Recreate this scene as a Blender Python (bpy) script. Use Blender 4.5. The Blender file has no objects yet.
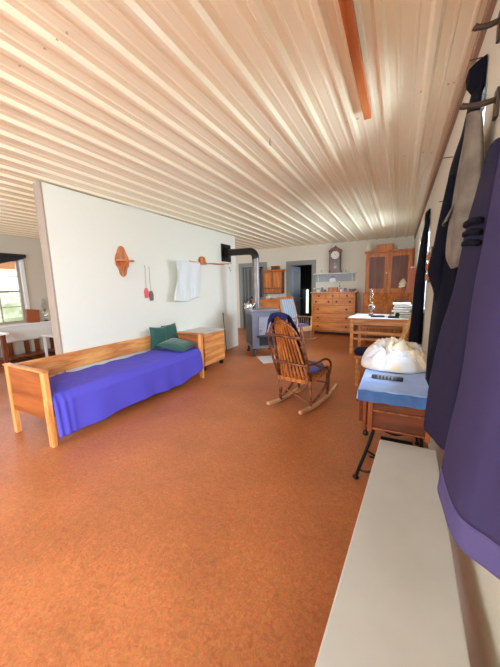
import bpy, bmesh, math, random
from mathutils import Vector, Matrix, noise
random.seed(7)
R = math.radians
PI = math.pi
S = bpy.context.scene
COL = S.collection

# ------------------------------------------------------------------ camera, light, exposure
H = 2.576            # ceiling height
cam = bpy.data.cameras.new('camera')
camo = bpy.data.objects.new('camera', cam)
COL.objects.link(camo)
yaw, pit, rol = R(27.2), R(9.15), R(-1.45)
fw = Vector((-math.sin(yaw)*math.cos(pit), math.cos(yaw)*math.cos(pit), -math.sin(pit)))
rt = Vector((math.cos(yaw), math.sin(yaw), 0))
up = rt.cross(fw)
r2 = math.cos(rol)*rt + math.sin(rol)*up
u2 = -math.sin(rol)*rt + math.cos(rol)*up
camo.matrix_world = Matrix((
    (r2.x, u2.x, -fw.x, 0.0), (r2.y, u2.y, -fw.y, 0.0), (r2.z, u2.z, -fw.z, 1.4), (0, 0, 0, 1)))
cam.sensor_fit = 'VERTICAL'
cam.sensor_height = 36
cam.lens = 290*36/667
cam.clip_start = 0.02
S.camera = camo

W = bpy.data.worlds.new('sky'); S.world = W
W.use_nodes = True
bg = W.node_tree.nodes['Background']
bg.inputs[0].default_value = (0.86, 0.93, 1.0, 1)
bg.inputs[1].default_value = 1.6
S.view_settings.view_transform = 'Standard'
S.view_settings.look = 'None'
S.view_settings.gamma = 1
S.view_settings.use_curve_mapping = False
S.view_settings.exposure = 0.36
S.cycles.max_bounces = 10
S.cycles.diffuse_bounces = 6


def area(name, loc, aim, sx, sy, power, col=(1, 1, 1)):
    l = bpy.data.lights.new(name, 'AREA')
    l.shape = 'RECTANGLE'; l.size = sx; l.size_y = sy; l.energy = power; l.color = col
    o = bpy.data.objects.new(name, l); COL.objects.link(o)
    o.location = loc
    o.rotation_euler = (Vector(aim)-Vector(loc)).to_track_quat('-Z', 'Y').to_euler()
    return o


# daylight entering by the windows
SKY = (0.68, 0.84, 1.0)
area('window_light_rear', (-3.4, -2.95, 1.9), (-3.2, 1.5, .4), 3.0, 1.4, 200, SKY)
area('window_light_right_near', (.75, -1.75, 2.0), (-3.2, -.6, .2), 1.5, 1.4, 430, SKY)
area('window_light_right_coat', (.70, 2.04, 1.95), (-3, 2.5, .3), .9, 1.2, 120, SKY)
area('window_light_right_mid', (.70, 4.4, 1.9), (-3, 4.4, .3), 1.0, 1.1, 110, SKY)
area('window_light_right_far', (.70, 6.17, 1.9), (-3, 6.17, .3), 1.3, 1.2, 120, SKY)
area('window_light_left', (-7.6, 2.6, 1.9), (-4, 2.6, .3), 1.7, 1.3, 26, SKY)
area('window_light_left_deep', (-7.6, 7.0, 1.9), (-4, 7.0, .4), 1.4, 1.3, 60, SKY)


# ------------------------------------------------------------------ helpers: materials
def lin(c):
    return tuple(((v/255)/12.92 if v/255 <= .04045 else ((v/255+.055)/1.055)**2.4) for v in c) + (1,)


def mat(name, col, rough=.6, col2=None, scale=8, stretch=(1, 1, 1), metal=0, bump=0, bscale=None, detail=4,
        spec=.5, trans=0, sheen=0, alpha=1, emit=None, lo=.35, hi=.65, coat=0, sub=0):
    m = bpy.data.materials.new(name); m.use_nodes = True
    nt = m.node_tree; b = nt.nodes['Principled BSDF']
    b.inputs['Base Color'].default_value = lin(col)
    b.inputs['Roughness'].default_value = rough
    b.inputs['Metallic'].default_value = metal
    b.inputs['Specular IOR Level'].default_value = spec
    b.inputs['Transmission Weight'].default_value = trans
    b.inputs['Sheen Weight'].default_value = sheen
    b.inputs['Alpha'].default_value = alpha
    b.inputs['Coat Weight'].default_value = coat
    if emit:
        b.inputs['Emission Color'].default_value = lin(col); b.inputs['Emission Strength'].default_value = emit
    if col2 or bump:
        tc = nt.nodes.new('ShaderNodeTexCoord'); mp = nt.nodes.new('ShaderNodeMapping')
        mp.inputs['Scale'].default_value = stretch
        nt.links.new(tc.outputs['Object'], mp.inputs[0])
    if col2:
        n = nt.nodes.new('ShaderNodeTexNoise'); n.inputs['Scale'].default_value = scale; n.inputs['Detail'].default_value = detail
        nt.links.new(mp.outputs[0], n.inputs['Vector'])
        cr = nt.nodes.new('ShaderNodeValToRGB')
        cr.color_ramp.elements[0].position = lo; cr.color_ramp.elements[1].position = hi
        cr.color_ramp.elements[0].color = lin(col); cr.color_ramp.elements[1].color = lin(col2)
        nt.links.new(n.outputs['Fac'], cr.inputs[0]); nt.links.new(cr.outputs[0], b.inputs['Base Color'])
    if bump:
        n2 = nt.nodes.new('ShaderNodeTexNoise'); n2.inputs['Scale'].default_value = bscale or scale; n2.inputs['Detail'].default_value = 5
        nt.links.new(mp.outputs[0], n2.inputs['Vector'])
        bp = nt.nodes.new('ShaderNodeBump'); bp.inputs['Strength'].default_value = bump; bp.inputs['Distance'].default_value = .01
        nt.links.new(n2.outputs['Fac'], bp.inputs['Height']); nt.links.new(bp.outputs[0], b.inputs['Normal'])
    return m


def wood(name, a, b, axis='x', rough=.42, scale=5, rings=9):
    """plank with cathedral grain running along axis"""
    m = bpy.data.materials.new(name); m.use_nodes = True
    nt = m.node_tree; p = nt.nodes['Principled BSDF']
    p.inputs['Roughness'].default_value = rough
    tc = nt.nodes.new('ShaderNodeTexCoord'); mp = nt.nodes.new('ShaderNodeMapping')
    mp.inputs['Scale'].default_value = {'x': (.12, 1, 1), 'y': (1, .12, 1), 'z': (1, 1, .12)}[axis]
    nt.links.new(tc.outputs['Object'], mp.inputs[0])
    n = nt.nodes.new('ShaderNodeTexNoise'); n.inputs['Scale'].default_value = scale; n.inputs['Detail'].default_value = 3
    nt.links.new(mp.outputs[0], n.inputs['Vector'])
    mu = nt.nodes.new('ShaderNodeMath'); mu.operation = 'MULTIPLY'; mu.inputs[1].default_value = rings
    nt.links.new(n.outputs['Fac'], mu.inputs[0])
    fr = nt.nodes.new('ShaderNodeMath'); fr.operation = 'PINGPONG'; fr.inputs[1].default_value = 1
    nt.links.new(mu.outputs[0], fr.inputs[0])
    fine = nt.nodes.new('ShaderNodeTexNoise'); fine.inputs['Scale'].default_value = scale*18; fine.inputs['Detail'].default_value = 2
    nt.links.new(mp.outputs[0], fine.inputs['Vector'])
    mx = nt.nodes.new('ShaderNodeMath'); mx.operation = 'MULTIPLY_ADD'; mx.inputs[1].default_value = .5; 
    nt.links.new(fine.outputs['Fac'], mx.inputs[0])
    h = nt.nodes.new('ShaderNodeMath'); h.operation = 'MULTIPLY'; h.inputs[1].default_value = .6
    nt.links.new(fr.outputs[0], h.inputs[0]); nt.links.new(h.outputs[0], mx.inputs[2])
    cr = nt.nodes.new('ShaderNodeValToRGB')
    cr.color_ramp.elements[0].position = .15; cr.color_ramp.elements[1].position = .85
    cr.color_ramp.elements[0].color = lin(a); cr.color_ramp.elements[1].color = lin(b)
    nt.links.new(mx.outputs[0], cr.inputs[0]); nt.links.new(cr.outputs[0], p.inputs['Base Color'])
    return m


# ------------------------------------------------------------------ helpers: meshes
def spl(pts, n=8, closed=False):
    """Catmull-Rom through the points"""
    P = [Vector(p) for p in pts]; out = []
    N = len(P)
    for i in range(N if closed else N-1):
        if closed:
            a, b, c, d = P[i-1], P[i], P[(i+1) % N], P[(i+2) % N]
        else:
            a, b, c, d = P[max(i-1, 0)], P[i], P[i+1], P[min(i+2, N-1)]
        for k in range(n):
            t = k/n
            out.append(.5*((2*b)+(c-a)*t+(2*a-5*b+4*c-d)*t*t+(3*b-a-3*c+d)*t**3))
    if not closed: out.append(P[-1])
    return out


class MB:
    def __init__(s): s.bm = bmesh.new()

    def box(s, x0, x1, y0, y1, z0, z1):
        v = [s.bm.verts.new(p) for p in ((x0, y0, z0), (x1, y0, z0), (x1, y1, z0), (x0, y1, z0), (x0, y0, z1), (x1, y0, z1), (x1, y1, z1), (x0, y1, z1))]
        for f in ((3, 2, 1, 0), (4, 5, 6, 7), (0, 1, 5, 4), (1, 2, 6, 5), (2, 3, 7, 6), (3, 0, 4, 7)): s.bm.faces.new([v[i] for i in f])
        return s

    def bar(s, p, q, w, h, upv=(0, 0, 1)):
        p, q = Vector(p), Vector(q); d = (q-p).normalized(); u = Vector(upv)
        a = d.cross(u)
        if a.length < 1e-4: a = d.cross(Vector((0, 1, 0)))
        a.normalize(); b = a.cross(d).normalized()
        v = []
        for c in (p, q):
            for i, j in ((-1, -1), (1, -1), (1, 1), (-1, 1)): v.append(s.bm.verts.new(c+a*i*w/2+b*j*h/2))
        for f in ((0, 1, 2, 3), (7, 6, 5, 4), (0, 4, 5, 1), (1, 5, 6, 2), (2, 6, 7, 3), (3, 7, 4, 0)): s.bm.faces.new([v[i] for i in f])
        return s

    def tube(s, pts, r, n=8, closed=False):
        P = [Vector(p) for p in pts]; N = len(P); rings = []
        rr = r if isinstance(r, (list, tuple)) else [r]*N
        ref = None
        for i in range(N):
            if closed: t = P[(i+1) % N]-P[i-1]
            else: t = P[min(i+1, N-1)]-P[max(i-1, 0)]
            t.normalize()
            if ref is None:
                ref = Vector((0, 0, 1)) if abs(t.z) < .9 else Vector((1, 0, 0))
            a = (ref-t*ref.dot(t)).normalized(); b = t.cross(a); ref = a
            rings.append([s.bm.verts.new(P[i]+(a*math.cos(2*PI*k/n)+b*math.sin(2*PI*k/n))*rr[i]) for k in range(n)])
        for i in range(N if closed else N-1):
            A, B = rings[i], rings[(i+1) % N]
            for k in range(n): s.bm.faces.new((A[k], A[(k+1) % n], B[(k+1) % n], B[k]))
        if not closed:
            s.bm.faces.new(rings[0][::-1]); s.bm.faces.new(rings[-1])
        return s

    def lathe(s, prof, c=(0, 0, 0), n=24, axis='z'):
        c = Vector(c); rings = []
        for r, z in prof:
            ring = []
            for k in range(n):
                x, y = max(r, 1e-4)*math.cos(2*PI*k/n), max(r, 1e-4)*math.sin(2*PI*k/n)
                q = {'z': (x, y, z), 'y': (x, z, y), 'x': (z, x, y)}[axis]
                ring.append(s.bm.verts.new(c+Vector(q)))
            rings.append(ring)
        for A, B in zip(rings, rings[1:]):
            for k in range(n): s.bm.faces.new((A[k], A[(k+1) % n], B[(k+1) % n], B[k]))
        s.bm.faces.new(rings[0][::-1]); s.bm.faces.new(rings[-1])
        return s

    def prism(s, poly, plane, d0, d1):
        """outline (u,v) in plane 'xz','yz','xy' pushed from d0 to d1 along the third axis"""
        def P(u, v, d): return {'xz': (u, d, v), 'yz': (d, u, v), 'xy': (u, v, d)}[plane]
        A = [s.bm.verts.new(P(u, v, d0)) for u, v in poly]; B = [s.bm.verts.new(P(u, v, d1)) for u, v in poly]
        n = len(poly)
        s.bm.faces.new(A); s.bm.faces.new(B[::-1])
        for k in range(n): s.bm.faces.new((A[k], B[k], B[(k+1) % n], A[(k+1) % n]))
        return s

    def grid(s, fn, nu, nv):
        V = [[s.bm.verts.new(fn(i/nu, j/nv)) for j in range(nv+1)] for i in range(nu+1)]
        for i in range(nu):
            for j in range(nv): s.bm.faces.new((V[i][j], V[i+1][j], V[i+1][j+1], V[i][j+1]))
        return s

    def rings(s, R_, cap0=True, cap1=True):
        V = [[s.bm.verts.new(p) for p in ring] for ring in R_]
        for A, B in zip(V, V[1:]):
            n = len(A)
            for k in range(n): s.bm.faces.new((A[k], A[(k+1) % n], B[(k+1) % n], B[k]))
        if cap0: s.bm.faces.new(V[0][::-1])
        if cap1: s.bm.faces.new(V[-1])
        return s

    def blob(s, c, rx, ry, rz, seed=0, amp=.08, fr=3, sub=3, sq=1.0):
        t = bmesh.new(); bmesh.ops.create_icosphere(t, subdivisions=sub, radius=1)
        idx = {}
        for v in t.verts:
            d = v.co.normalized(); k = 1+amp*noise.noise(d*fr+Vector((seed, 0, 0)))
            q = Vector([math.copysign(abs(e)**sq, e) for e in d])
            idx[v.index] = s.bm.verts.new((c[0]+q.x*rx*k, c[1]+q.y*ry*k, c[2]+q.z*rz*k))
        t.verts.index_update()
        for f in t.faces: s.bm.faces.new([idx[v.index] for v in f.verts])
        t.free(); return s

    def build(s, name, m, parent=None, bevel=0, smooth=None, solid=0, subsurf=0, recalc=True):
        if recalc: bmesh.ops.recalc_face_normals(s.bm, faces=s.bm.faces)
        me = bpy.data.meshes.new(name); s.bm.to_mesh(me); s.bm.free()
        me.materials.append(m)
        o = bpy.data.objects.new(name, me); COL.objects.link(o)
        if parent: o.parent = parent
        if smooth:
            for p in me.polygons: p.use_smooth = True
            if smooth is not True:
                try: me.set_sharp_from_angle(angle=R(smooth))
                except Exception: pass
        if solid:
            k = o.modifiers.new('solid', 'SOLIDIFY'); k.thickness = solid; k.offset = 0
        if bevel:
            k = o.modifiers.new('bevel', 'BEVEL'); k.width = bevel; k.segments = 2; k.limit_method = 'ANGLE'
        if subsurf:
            k = o.modifiers.new('sub', 'SUBSURF'); k.levels = k.render_levels = subsurf
        return o


def bx(name, m, parent, *a, bevel=.003): return MB().box(*a).build(name, m, parent, bevel=bevel)


def tag(o, label, cat, group=None):
    o['label'] = label; o['category'] = cat
    if group: o['group'] = group
    return o


def thing(name, label, cat, loc=(0, 0, 0), rz=0, group=None):
    o = bpy.data.objects.new(name, None); COL.objects.link(o)
    o.empty_display_size = .05
    o.location = loc; o.rotation_euler = (0, 0, rz)
    return tag(o, label, cat, group)


def struct(o): o['kind'] = 'structure'; return o


def copy_thing(o, parent=None):
    c = o.copy(); COL.objects.link(c)
    if parent: c.parent = parent
    for ch in list(o.children): copy_thing(ch, c)
    return c


# ------------------------------------------------------------------ materials
M = {}
M['ceiling'] = mat('cream painted steel', (250, 240, 208), .26, spec=.6)
M['wall'] = mat('cream plaster', (236, 230, 212), .75, bump=.12, bscale=60)
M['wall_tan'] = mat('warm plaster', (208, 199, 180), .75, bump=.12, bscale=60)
M['partition'] = mat('white wall paint', (231, 230, 216), .6, bump=.25, bscale=45)
M['end'] = mat('tan trim paint', (164, 148, 132), .55)
M['greytrim'] = mat('grey trim paint', (150, 152, 146), .5)
M['dark'] = mat('near black room', (46, 42, 42), .8)
M['white'] = mat('white paint', (238, 236, 230), .45)
M['bench'] = mat('cream bench paint', (204, 203, 200), .36, (194, 192, 188), 3, bump=.05, bscale=5)
M['bed_x'] = wood('bed oak across', (176, 96, 44), (226, 152, 84), 'x', scale=7)
M['bed_y'] = wood('bed oak along', (190, 104, 46), (238, 170, 96), 'y', scale=6)
M['bed_z'] = wood('bed oak upright', (200, 118, 58), (236, 166, 98), 'z', scale=7)
M['bed_dark'] = wood('bed panel oak', (132, 66, 28), (176, 98, 48), 'x', scale=6)
M['dresser'] = wood('dresser pine', (196, 108, 42), (232, 150, 76), 'x', scale=6)
M['dresser_z'] = wood('dresser pine upright', (196, 108, 42), (230, 146, 72), 'z', scale=6)
M['ward'] = wood('wardrobe oak', (166, 86, 30), (212, 126, 54), 'z', scale=6)
M['ward_panel'] = wood('wardrobe panel oak', (92, 44, 18), (128, 66, 30), 'z', scale=6)
M['red'] = wood('reddish oak', (164, 84, 34), (212, 126, 60), 'z', scale=7)
M['pine'] = wood('pale pine', (196, 118, 58), (232, 168, 98), 'x', scale=6)
M['pine_y'] = wood('pale pine along', (206, 140, 74), (240, 190, 116), 'y', scale=6)
M['mahog'] = wood('mahogany veneer', (84, 36, 16), (122, 58, 28), 'x', scale=4, rough=.25)
M['mahog_z'] = wood('mahogany rail', (112, 52, 24), (160, 86, 46), 'z', scale=5, rough=.25)
M['slat'] = wood('honey oak slat', (150, 76, 30), (210, 128, 64), 'z', scale=8, rough=.3)
M['hick'] = mat('hickory bark', (88, 44, 22), .5, (150, 88, 50), 22, bump=.4, bscale=40)
M['hick_pale'] = mat('peeled hickory', (196, 148, 100), .45, (222, 176, 128), 12)
M['beam'] = wood('stained beam', (170, 88, 40), (206, 122, 66), 'y', scale=5)
M['clock'] = wood('walnut case', (84, 36, 16), (126, 62, 30), 'z', scale=8, rough=.3)
M['sheet'] = mat('royal blue sheet', (84, 76, 196), .8, bump=.35, bscale=9)
M['green'] = mat('green pillow cloth', (12, 66, 56), .7, (20, 80, 66), 6, sheen=.3, bump=.1, bscale=40)
M['stove'] = mat('stove steel', (132, 134, 150), .42, (116, 118, 136), 5, metal=.25)
M['stove_dark'] = mat('stove iron', (66, 66, 76), .4, metal=.5)
M['pipe_black'] = mat('black stovepipe', (44, 40, 36), .35, metal=.5)
M['pipe'] = mat('grey stovepipe', (142, 130, 126), .36, (120, 110, 108), 6, metal=.6)
M['black'] = mat('black iron', (24, 24, 24), .4, metal=.4)
M['chrome'] = mat('polished steel', (214, 214, 216), .15, metal=1)
M['purple'] = mat('purple dress cloth', (62, 54, 92), .85, spec=.2, bump=.06, bscale=120)
M['purple_lit_through'] = mat('purple cloth lit through', (90, 80, 128), .85, spec=.2, bump=.06, bscale=120)  # light shining through the single hem layer, put into a lighter colour
M['plum'] = mat('dark plum dress cloth', (40, 35, 60), .85, spec=.2, bump=.06, bscale=120)
M['navy'] = mat('navy coat cloth', (16, 16, 28), .9, spec=.15, bump=.08, bscale=90)
M['vest'] = mat('taupe cloth', (126, 116, 104), .85, (102, 92, 82), 14, bump=.2, bscale=30)
M['quilt'] = mat('blue machine cover', (140, 166, 218), .8, (164, 184, 226), 5, bump=.1, bscale=40)
M['quilt_edge'] = mat('denim blue cover edge', (46, 84, 140), .8, (70, 108, 164), 9, bump=.2, bscale=40)
M['linen'] = mat('white linen', (244, 242, 240), .8, bump=.1, bscale=40)
M['linen_cream'] = mat('cream linen', (240, 222, 190), .8, bump=.1, bscale=40)
M['towel'] = mat('white cotton', (226, 230, 228), .85, bump=.1, bscale=50)
M['glass'] = mat('clear glass', (250, 252, 252), .03, trans=1)
def pane_material():
    m = bpy.data.materials.new('window glass'); m.use_nodes = True
    nt = m.node_tree; out = nt.nodes['Material Output']; nt.nodes.remove(nt.nodes['Principled BSDF'])
    t = nt.nodes.new('ShaderNodeBsdfTransparent'); g = nt.nodes.new('ShaderNodeBsdfGlossy'); g.inputs['Roughness'].default_value = .02
    f = nt.nodes.new('ShaderNodeFresnel'); f.inputs[0].default_value = 1.3
    mx = nt.nodes.new('ShaderNodeMixShader')
    nt.links.new(f.outputs[0], mx.inputs[0]); nt.links.new(t.outputs[0], mx.inputs[1]); nt.links.new(g.outputs[0], mx.inputs[2])
    nt.links.new(mx.outputs[0], out.inputs[0])
    return m


M['pane'] = pane_material()
M['paper'] = mat('white paper', (240, 236, 228), .8, (222, 216, 206), 9)
M['pink'] = mat('pink plastic', (226, 92, 96), .5)
M['brownpl'] = mat('brown plastic', (120, 88, 86), .5)
M['wire'] = mat('grey wire', (150, 142, 140), .4, metal=.6)
M['rust'] = mat('terracotta card', (160, 84, 50), .6)
M['navycl'] = mat('navy blanket', (22, 25, 62), .9, (32, 35, 80), 8, spec=.2)
M['cush'] = mat('blue seat cushion', (92, 96, 176), .8, sheen=.2)
M['cush_dark'] = mat('dark cushion back', (40, 34, 40), .85)
M['lightmetal'] = mat('pale hearth sheet', (206, 198, 194), .4, (190, 182, 178), 4)
M['cream'] = mat('cream ceramic', (236, 226, 200), .35)
M['brass'] = mat('brass', (190, 150, 80), .3, metal=1)
M['label'] = mat('clock face', (236, 230, 214), .5)
M['shade'] = mat('dark roller blind', (34, 34, 38), .7)
M['porch'] = mat('porch timber', (214, 150, 104), .7)
M['grass'] = mat('pale gravel', (206, 206, 178), .9, (182, 196, 150), 2)
M['greybk'] = mat('grey back board', (176, 178, 182), .5)
M['doorleaf'] = mat('blue grey door paint', (176, 180, 204), .45)
M['hook'] = mat('brown hook', (64, 46, 34), .45)


def floor_material():
    m = bpy.data.materials.new('mottled orange floor'); m.use_nodes = True
    nt = m.node_tree; b = nt.nodes['Principled BSDF']; L = nt.links.new
    tc = nt.nodes.new('ShaderNodeTexCoord')
    n1 = nt.nodes.new('ShaderNodeTexNoise'); n1.inputs['Scale'].default_value = 46; n1.inputs['Detail'].default_value = 7; n1.inputs['Roughness'].default_value = .75; n1.inputs['Distortion'].default_value = 1.6
    n2 = nt.nodes.new('ShaderNodeTexNoise'); n2.inputs['Scale'].default_value = 2.2; n2.inputs['Detail'].default_value = 4
    n3 = nt.nodes.new('ShaderNodeTexVoronoi'); n3.inputs['Scale'].default_value = 70
    for n in (n1, n2, n3): L(tc.outputs['Object'], n.inputs['Vector'])
    c1 = nt.nodes.new('ShaderNodeValToRGB'); c1.color_ramp.elements[0].position = .3; c1.color_ramp.elements[1].position = .72
    c1.color_ramp.elements[0].color = lin((148, 80, 42)); c1.color_ramp.elements[1].color = lin((204, 130, 82))
    e = c1.color_ramp.elements.new(.5); e.color = lin((180, 106, 60))
    L(n1.outputs['Fac'], c1.inputs[0])
    c2 = nt.nodes.new('ShaderNodeValToRGB'); c2.color_ramp.elements[0].position = .35; c2.color_ramp.elements[1].position = .7
    c2.color_ramp.elements[0].color = (.86, .84, .82, 1); c2.color_ramp.elements[1].color = (1.08, 1.06, 1.04, 1)
    L(n2.outputs['Fac'], c2.inputs[0])
    mx = nt.nodes.new('ShaderNodeMix'); mx.data_type = 'RGBA'; mx.blend_type = 'MULTIPLY'; mx.inputs[0].default_value = 1
    L(c1.outputs[0], mx.inputs[6]); L(c2.outputs[0], mx.inputs[7])
    mx2 = nt.nodes.new('ShaderNodeMix'); mx2.data_type = 'RGBA'; mx2.blend_type = 'OVERLAY'; mx2.inputs[0].default_value = .08
    L(mx.outputs[2], mx2.inputs[6]); L(n3.outputs['Color'], mx2.inputs[7])
    L(mx2.outputs[2], b.inputs['Base Color'])
    b.inputs['Roughness'].default_value = .42
    return m


M['floor'] = floor_material()

# ------------------------------------------------------------------ the setting
XR, XL, YB, YF = 0.29, -7.21, 8.72, -2.7
struct(MB().box(XL-.15, XR+.15, YF-.15, YB+.15, -.1, 0).build('floor', M['floor']))

# corrugated steel ceiling, ribs running along the room every nine inches
prof = []
x = XL-.1
k0 = -32
pitch = .2305
for k in range(k0, 3):
    xc = -.142+k*pitch
    if xc > XR+.1 or xc < XL-.15: continue
    prof += [(xc-.030, H), (xc-.013, H-.024), (xc+.013, H-.024), (xc+.030, H)]
    for q in (.333, .667):
        xm = xc+q*pitch
        prof += [(xm-.012, H), (xm-.006, H-.0035), (xm+.006, H-.0035), (xm+.012, H)]
prof = [(XL-.15, H)]+[p for p in prof if XL-.14 < p[0] < XR+.12]+[(XR+.14, H)]
cm = MB()
cm.prism(prof+[(XR+.14, H+.06), (XL-.15, H+.06)], 'xz', YF-.15, YB+.12)
ceil = struct(cm.build('ceiling', M['ceiling']))
sc = MB()
for (sx, sy) in ((-.26, 2.42), (-.33, 2.42), (-.40, 2.42), (-.62, 2.42), (.06, 2.3), (.2, 2.3), (.23, 2.3), (.13, 3.3), (-.02, 3.3), (.2, 3.35), (-.55, 4.2), (-.8, 4.2), (-1.42, 1.0), (-1.5, 1.0), (-1.6, 1.0), (-1.83, 1.0)):
    sc.lathe([(.007, H-.006), (.005, H+.002)], (sx, sy, 0), 8)
s_ = sc.build('screw', mat('screw head', (196, 170, 140), .4), ceil); s_['kind'] = 'stuff'


def wall_with_holes(name, m, axis, at, thick, a0, a1, holes, z1=H):
    """axis 'x': wall in the plane x=at, running along y; 'y': plane y=at"""
    mb = MB()
    cuts = sorted(holes)
    def add(u0, u1, z0, zz1):
        if u1-u0 < 1e-4 or zz1-z0 < 1e-4: return
        lo, hi = min(at, at+thick), max(at, at+thick)
        if axis == 'x': mb.box(lo, hi, u0, u1, z0, zz1)
        else: mb.box(u0, u1, lo, hi, z0, zz1)
    u = a0
    for (h0, h1, zz0, zz1) in cuts:
        add(u, h0, 0, z1); add(h0, h1, 0, zz0); add(h0, h1, zz1, z1); u = h1
    add(u, a1, 0, z1)
    return struct(mb.build(name, m))


WH = [(-2.5, -.95, .80, 2.2), (1.70, 2.38, 1.0, 2.24), (4.18, 4.85, 1.0, 2.1), (5.6, 6.75, 1.0, 2.2)]
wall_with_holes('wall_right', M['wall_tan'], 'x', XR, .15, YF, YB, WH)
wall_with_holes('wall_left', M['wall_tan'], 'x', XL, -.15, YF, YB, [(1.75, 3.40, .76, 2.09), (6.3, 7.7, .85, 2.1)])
wall_with_holes('wall_back', M['wall'], 'y', YB, .15, XL, XR, [(-4.72, -3.93, 0, 2.05), (-3.05, -2.34, 0, 2.03)])
wall_with_holes('wall_rear', M['wall'], 'y', YF, -.15, XL, XR, [(-5.0, -1.8, .75, 2.15)])
# white partition wall in the middle of the house, with its tan end board
struct(MB().box(-3.545, -3.43, 1.935, 6.03, 0, H-.0235).build('wall_middle', M['partition']))
struct(MB().box(-3.552, -3.428, 1.913, 1.936, 0, H-.0245).build('trim_1', M['end'], bevel=.003))


def window(n, axis, at, a0, a1, z0, z1, nx, nz, sgn, m=None):
    """frame, muntins and panes set in the wall; sgn is the way out"""
    m = m or M['white']
    d0, d1 = at+sgn*.02, at+sgn*.07
    lo, hi = min(d0, d1), max(d0, d1)
    fr = MB(); mu = MB(); pn = MB()
    def add(mb, u0, u1, w0, w1, e0=lo, e1=hi):
        if axis == 'x': mb.box(e0, e1, u0, u1, w0, w1)
        else: mb.box(u0, u1, e0, e1, w0, w1)
    t = .045
    add(fr, a0, a0+t, z0, z1); add(fr, a1-t, a1, z0, z1); add(fr, a0+t, a1-t, z0, z0+t); add(fr, a0+t, a1-t, z1-t, z1)
    zm = (z0+z1)/2
    add(fr, a0+t, a1-t, zm-.02, zm+.02)
    o = struct(fr.build('window_%d' % n, m, bevel=.003))
    for i in range(1, nx):
        u = a0+(a1-a0)*i/nx; add(mu, u-.009, u+.009, z0+t, zm-.02, lo+.012, hi-.012); add(mu, u-.009, u+.009, zm+.02, z1-t, lo+.012, hi-.012)
    for (b0, b1) in ((z0+t, zm-.02), (zm+.02, z1-t)):
        for j in range(1, nz):
            w = b0+(b1-b0)*j/nz; add(mu, a0+t, a1-t, w-.009, w+.009, lo+.014, hi-.014)
    if nx > 1 or nz > 1: mu.build('muntins', m, o)
    add(pn, a0+t, a1-t, z0+t, z1-t, (lo+hi)/2-.002, (lo+hi)/2+.002)
    pn.build('pane', M['pane'], o)
    return o


window(1, 'x', XL, 1.75, 3.40, .76, 2.09, 4, 2, -1, M['end'])
window(2, 'x', XR, 1.70, 2.38, 1.0, 2.24, 2, 2, 1)
window(3, 'x', XR, 4.18, 4.85, 1.0, 2.1, 2, 2, 1)
window(4, 'x', XR, 5.6, 6.75, 1.0, 2.2, 2, 2, 1)

# outside the left window: porch and ground
struct(MB().box(-16, XL-.16, -6, 14, -.2, -.12).build('ground', M['grass']))
pt = thing('porch', 'orange timber porch posts and beam outside the far left window', 'porch', (XL-1.4, 2.6, -.12))
for yy in (-1.6, .42, 2.4): bx('post', M['porch'], pt, -.06, .06, yy-.06, yy+.06, 0, 2.1)
bx('beam', M['porch'], pt, -.06, .06, -2, 2.8, 2.1, 2.34)
for yy in (-1.4, -.6, .2, 1.0, 1.8): bx('rafter', M['porch'], pt, -.9, .9, yy-.04, yy+.04, 2.34, 2.46)

for hy, hlab in ((.2, 'pale green hedge bush outside the far left window, nearer one'), (5.2, 'pale green hedge bush outside the far left window, farther one')):
    hb_ = MB().blob((0, 0, .7), 1.0, 1.7, .9, hy, .5, 4, 4).build('hedge_bush', mat('pale leaves', (206, 212, 178), .9, (226, 228, 206), 9, bump=.6, bscale=14), smooth=False)
    hb_.location = (-13.2, hy, -.3); tag(hb_, hlab, 'bush', 'bushes beyond the far left window')

# ledge and board under the left window
struct(MB().box(XL, XL+.07, YF, 4.6, .39, .70).box(XL, XL+.13, YF, 4.6, .70, .745).build('trim_2', M['white'], bevel=.005))
struct(MB().box(XL, XL+.05, 1.68, 1.75, .76, 2.15).box(XL, XL+.05, 3.40, 3.47, .76, 2.15).build('trim_3', M['white'], bevel=.004))
# brown ceiling moulding along right wall
struct(MB().box(XR-.022, XR, YF, YB, H-.075, H-.025).build('trim_4', mat('brown moulding', (150, 120, 98), .6)))

# back doorways with grey casing
def casing(n, x0, x1, z1, w):
    c = MB()
    c.box(x0-w, x0, YB-.022, YB, 0, z1+w).box(x1, x1+w, YB-.022, YB, 0, z1+w).box(x0, x1, YB-.022, YB, z1, z1+w)
    c.box(x0, x0+.02, YB, YB+.15, 0, z1).box(x1-.02, x1, YB, YB+.15, 0, z1).box(x0+.02, x1-.02, YB, YB+.15, z1-.02, z1)
    return struct(c.build('door_%d' % n, M['greytrim'], bevel=.003))


casing(1, -3.05, -2.34, 2.03, .11)
casing(2, -4.72, -3.93, 2.05, .12)
# room behind the doorways, all its surfaces coloured near black
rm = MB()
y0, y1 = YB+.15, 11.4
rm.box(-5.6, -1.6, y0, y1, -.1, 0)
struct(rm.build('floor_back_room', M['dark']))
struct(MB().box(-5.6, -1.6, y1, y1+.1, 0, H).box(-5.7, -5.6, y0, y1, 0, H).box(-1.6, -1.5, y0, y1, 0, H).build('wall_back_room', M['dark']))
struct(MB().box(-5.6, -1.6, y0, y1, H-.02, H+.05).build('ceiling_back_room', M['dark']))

# ------------------------------------------------------------------ ceiling board
tag(MB().box(-.275, -.228, -1.2, 2.33, H-.067, H-.0245).build('ceiling_board', M['beam'], bevel=.004),
    'long orange stained wooden board fixed under the ribbed ceiling', 'board')
hk = thing('ceiling_ring', 'small metal ring hanging from the ribbed ceiling left of the orange board', 'hook', (-.97, 2.32, H-.02))
MB().tube([(.0, .018*math.cos(a), -.035+.018*math.sin(a)) for a in [2*PI*i/14 for i in range(14)]], .003, 6, True).build('ring', M['wire'], hk, smooth=True)
MB().tube([(0, 0, 0), (0, 0, -.018)], .003, 6).build('stem', M['wire'], hk)


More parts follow.
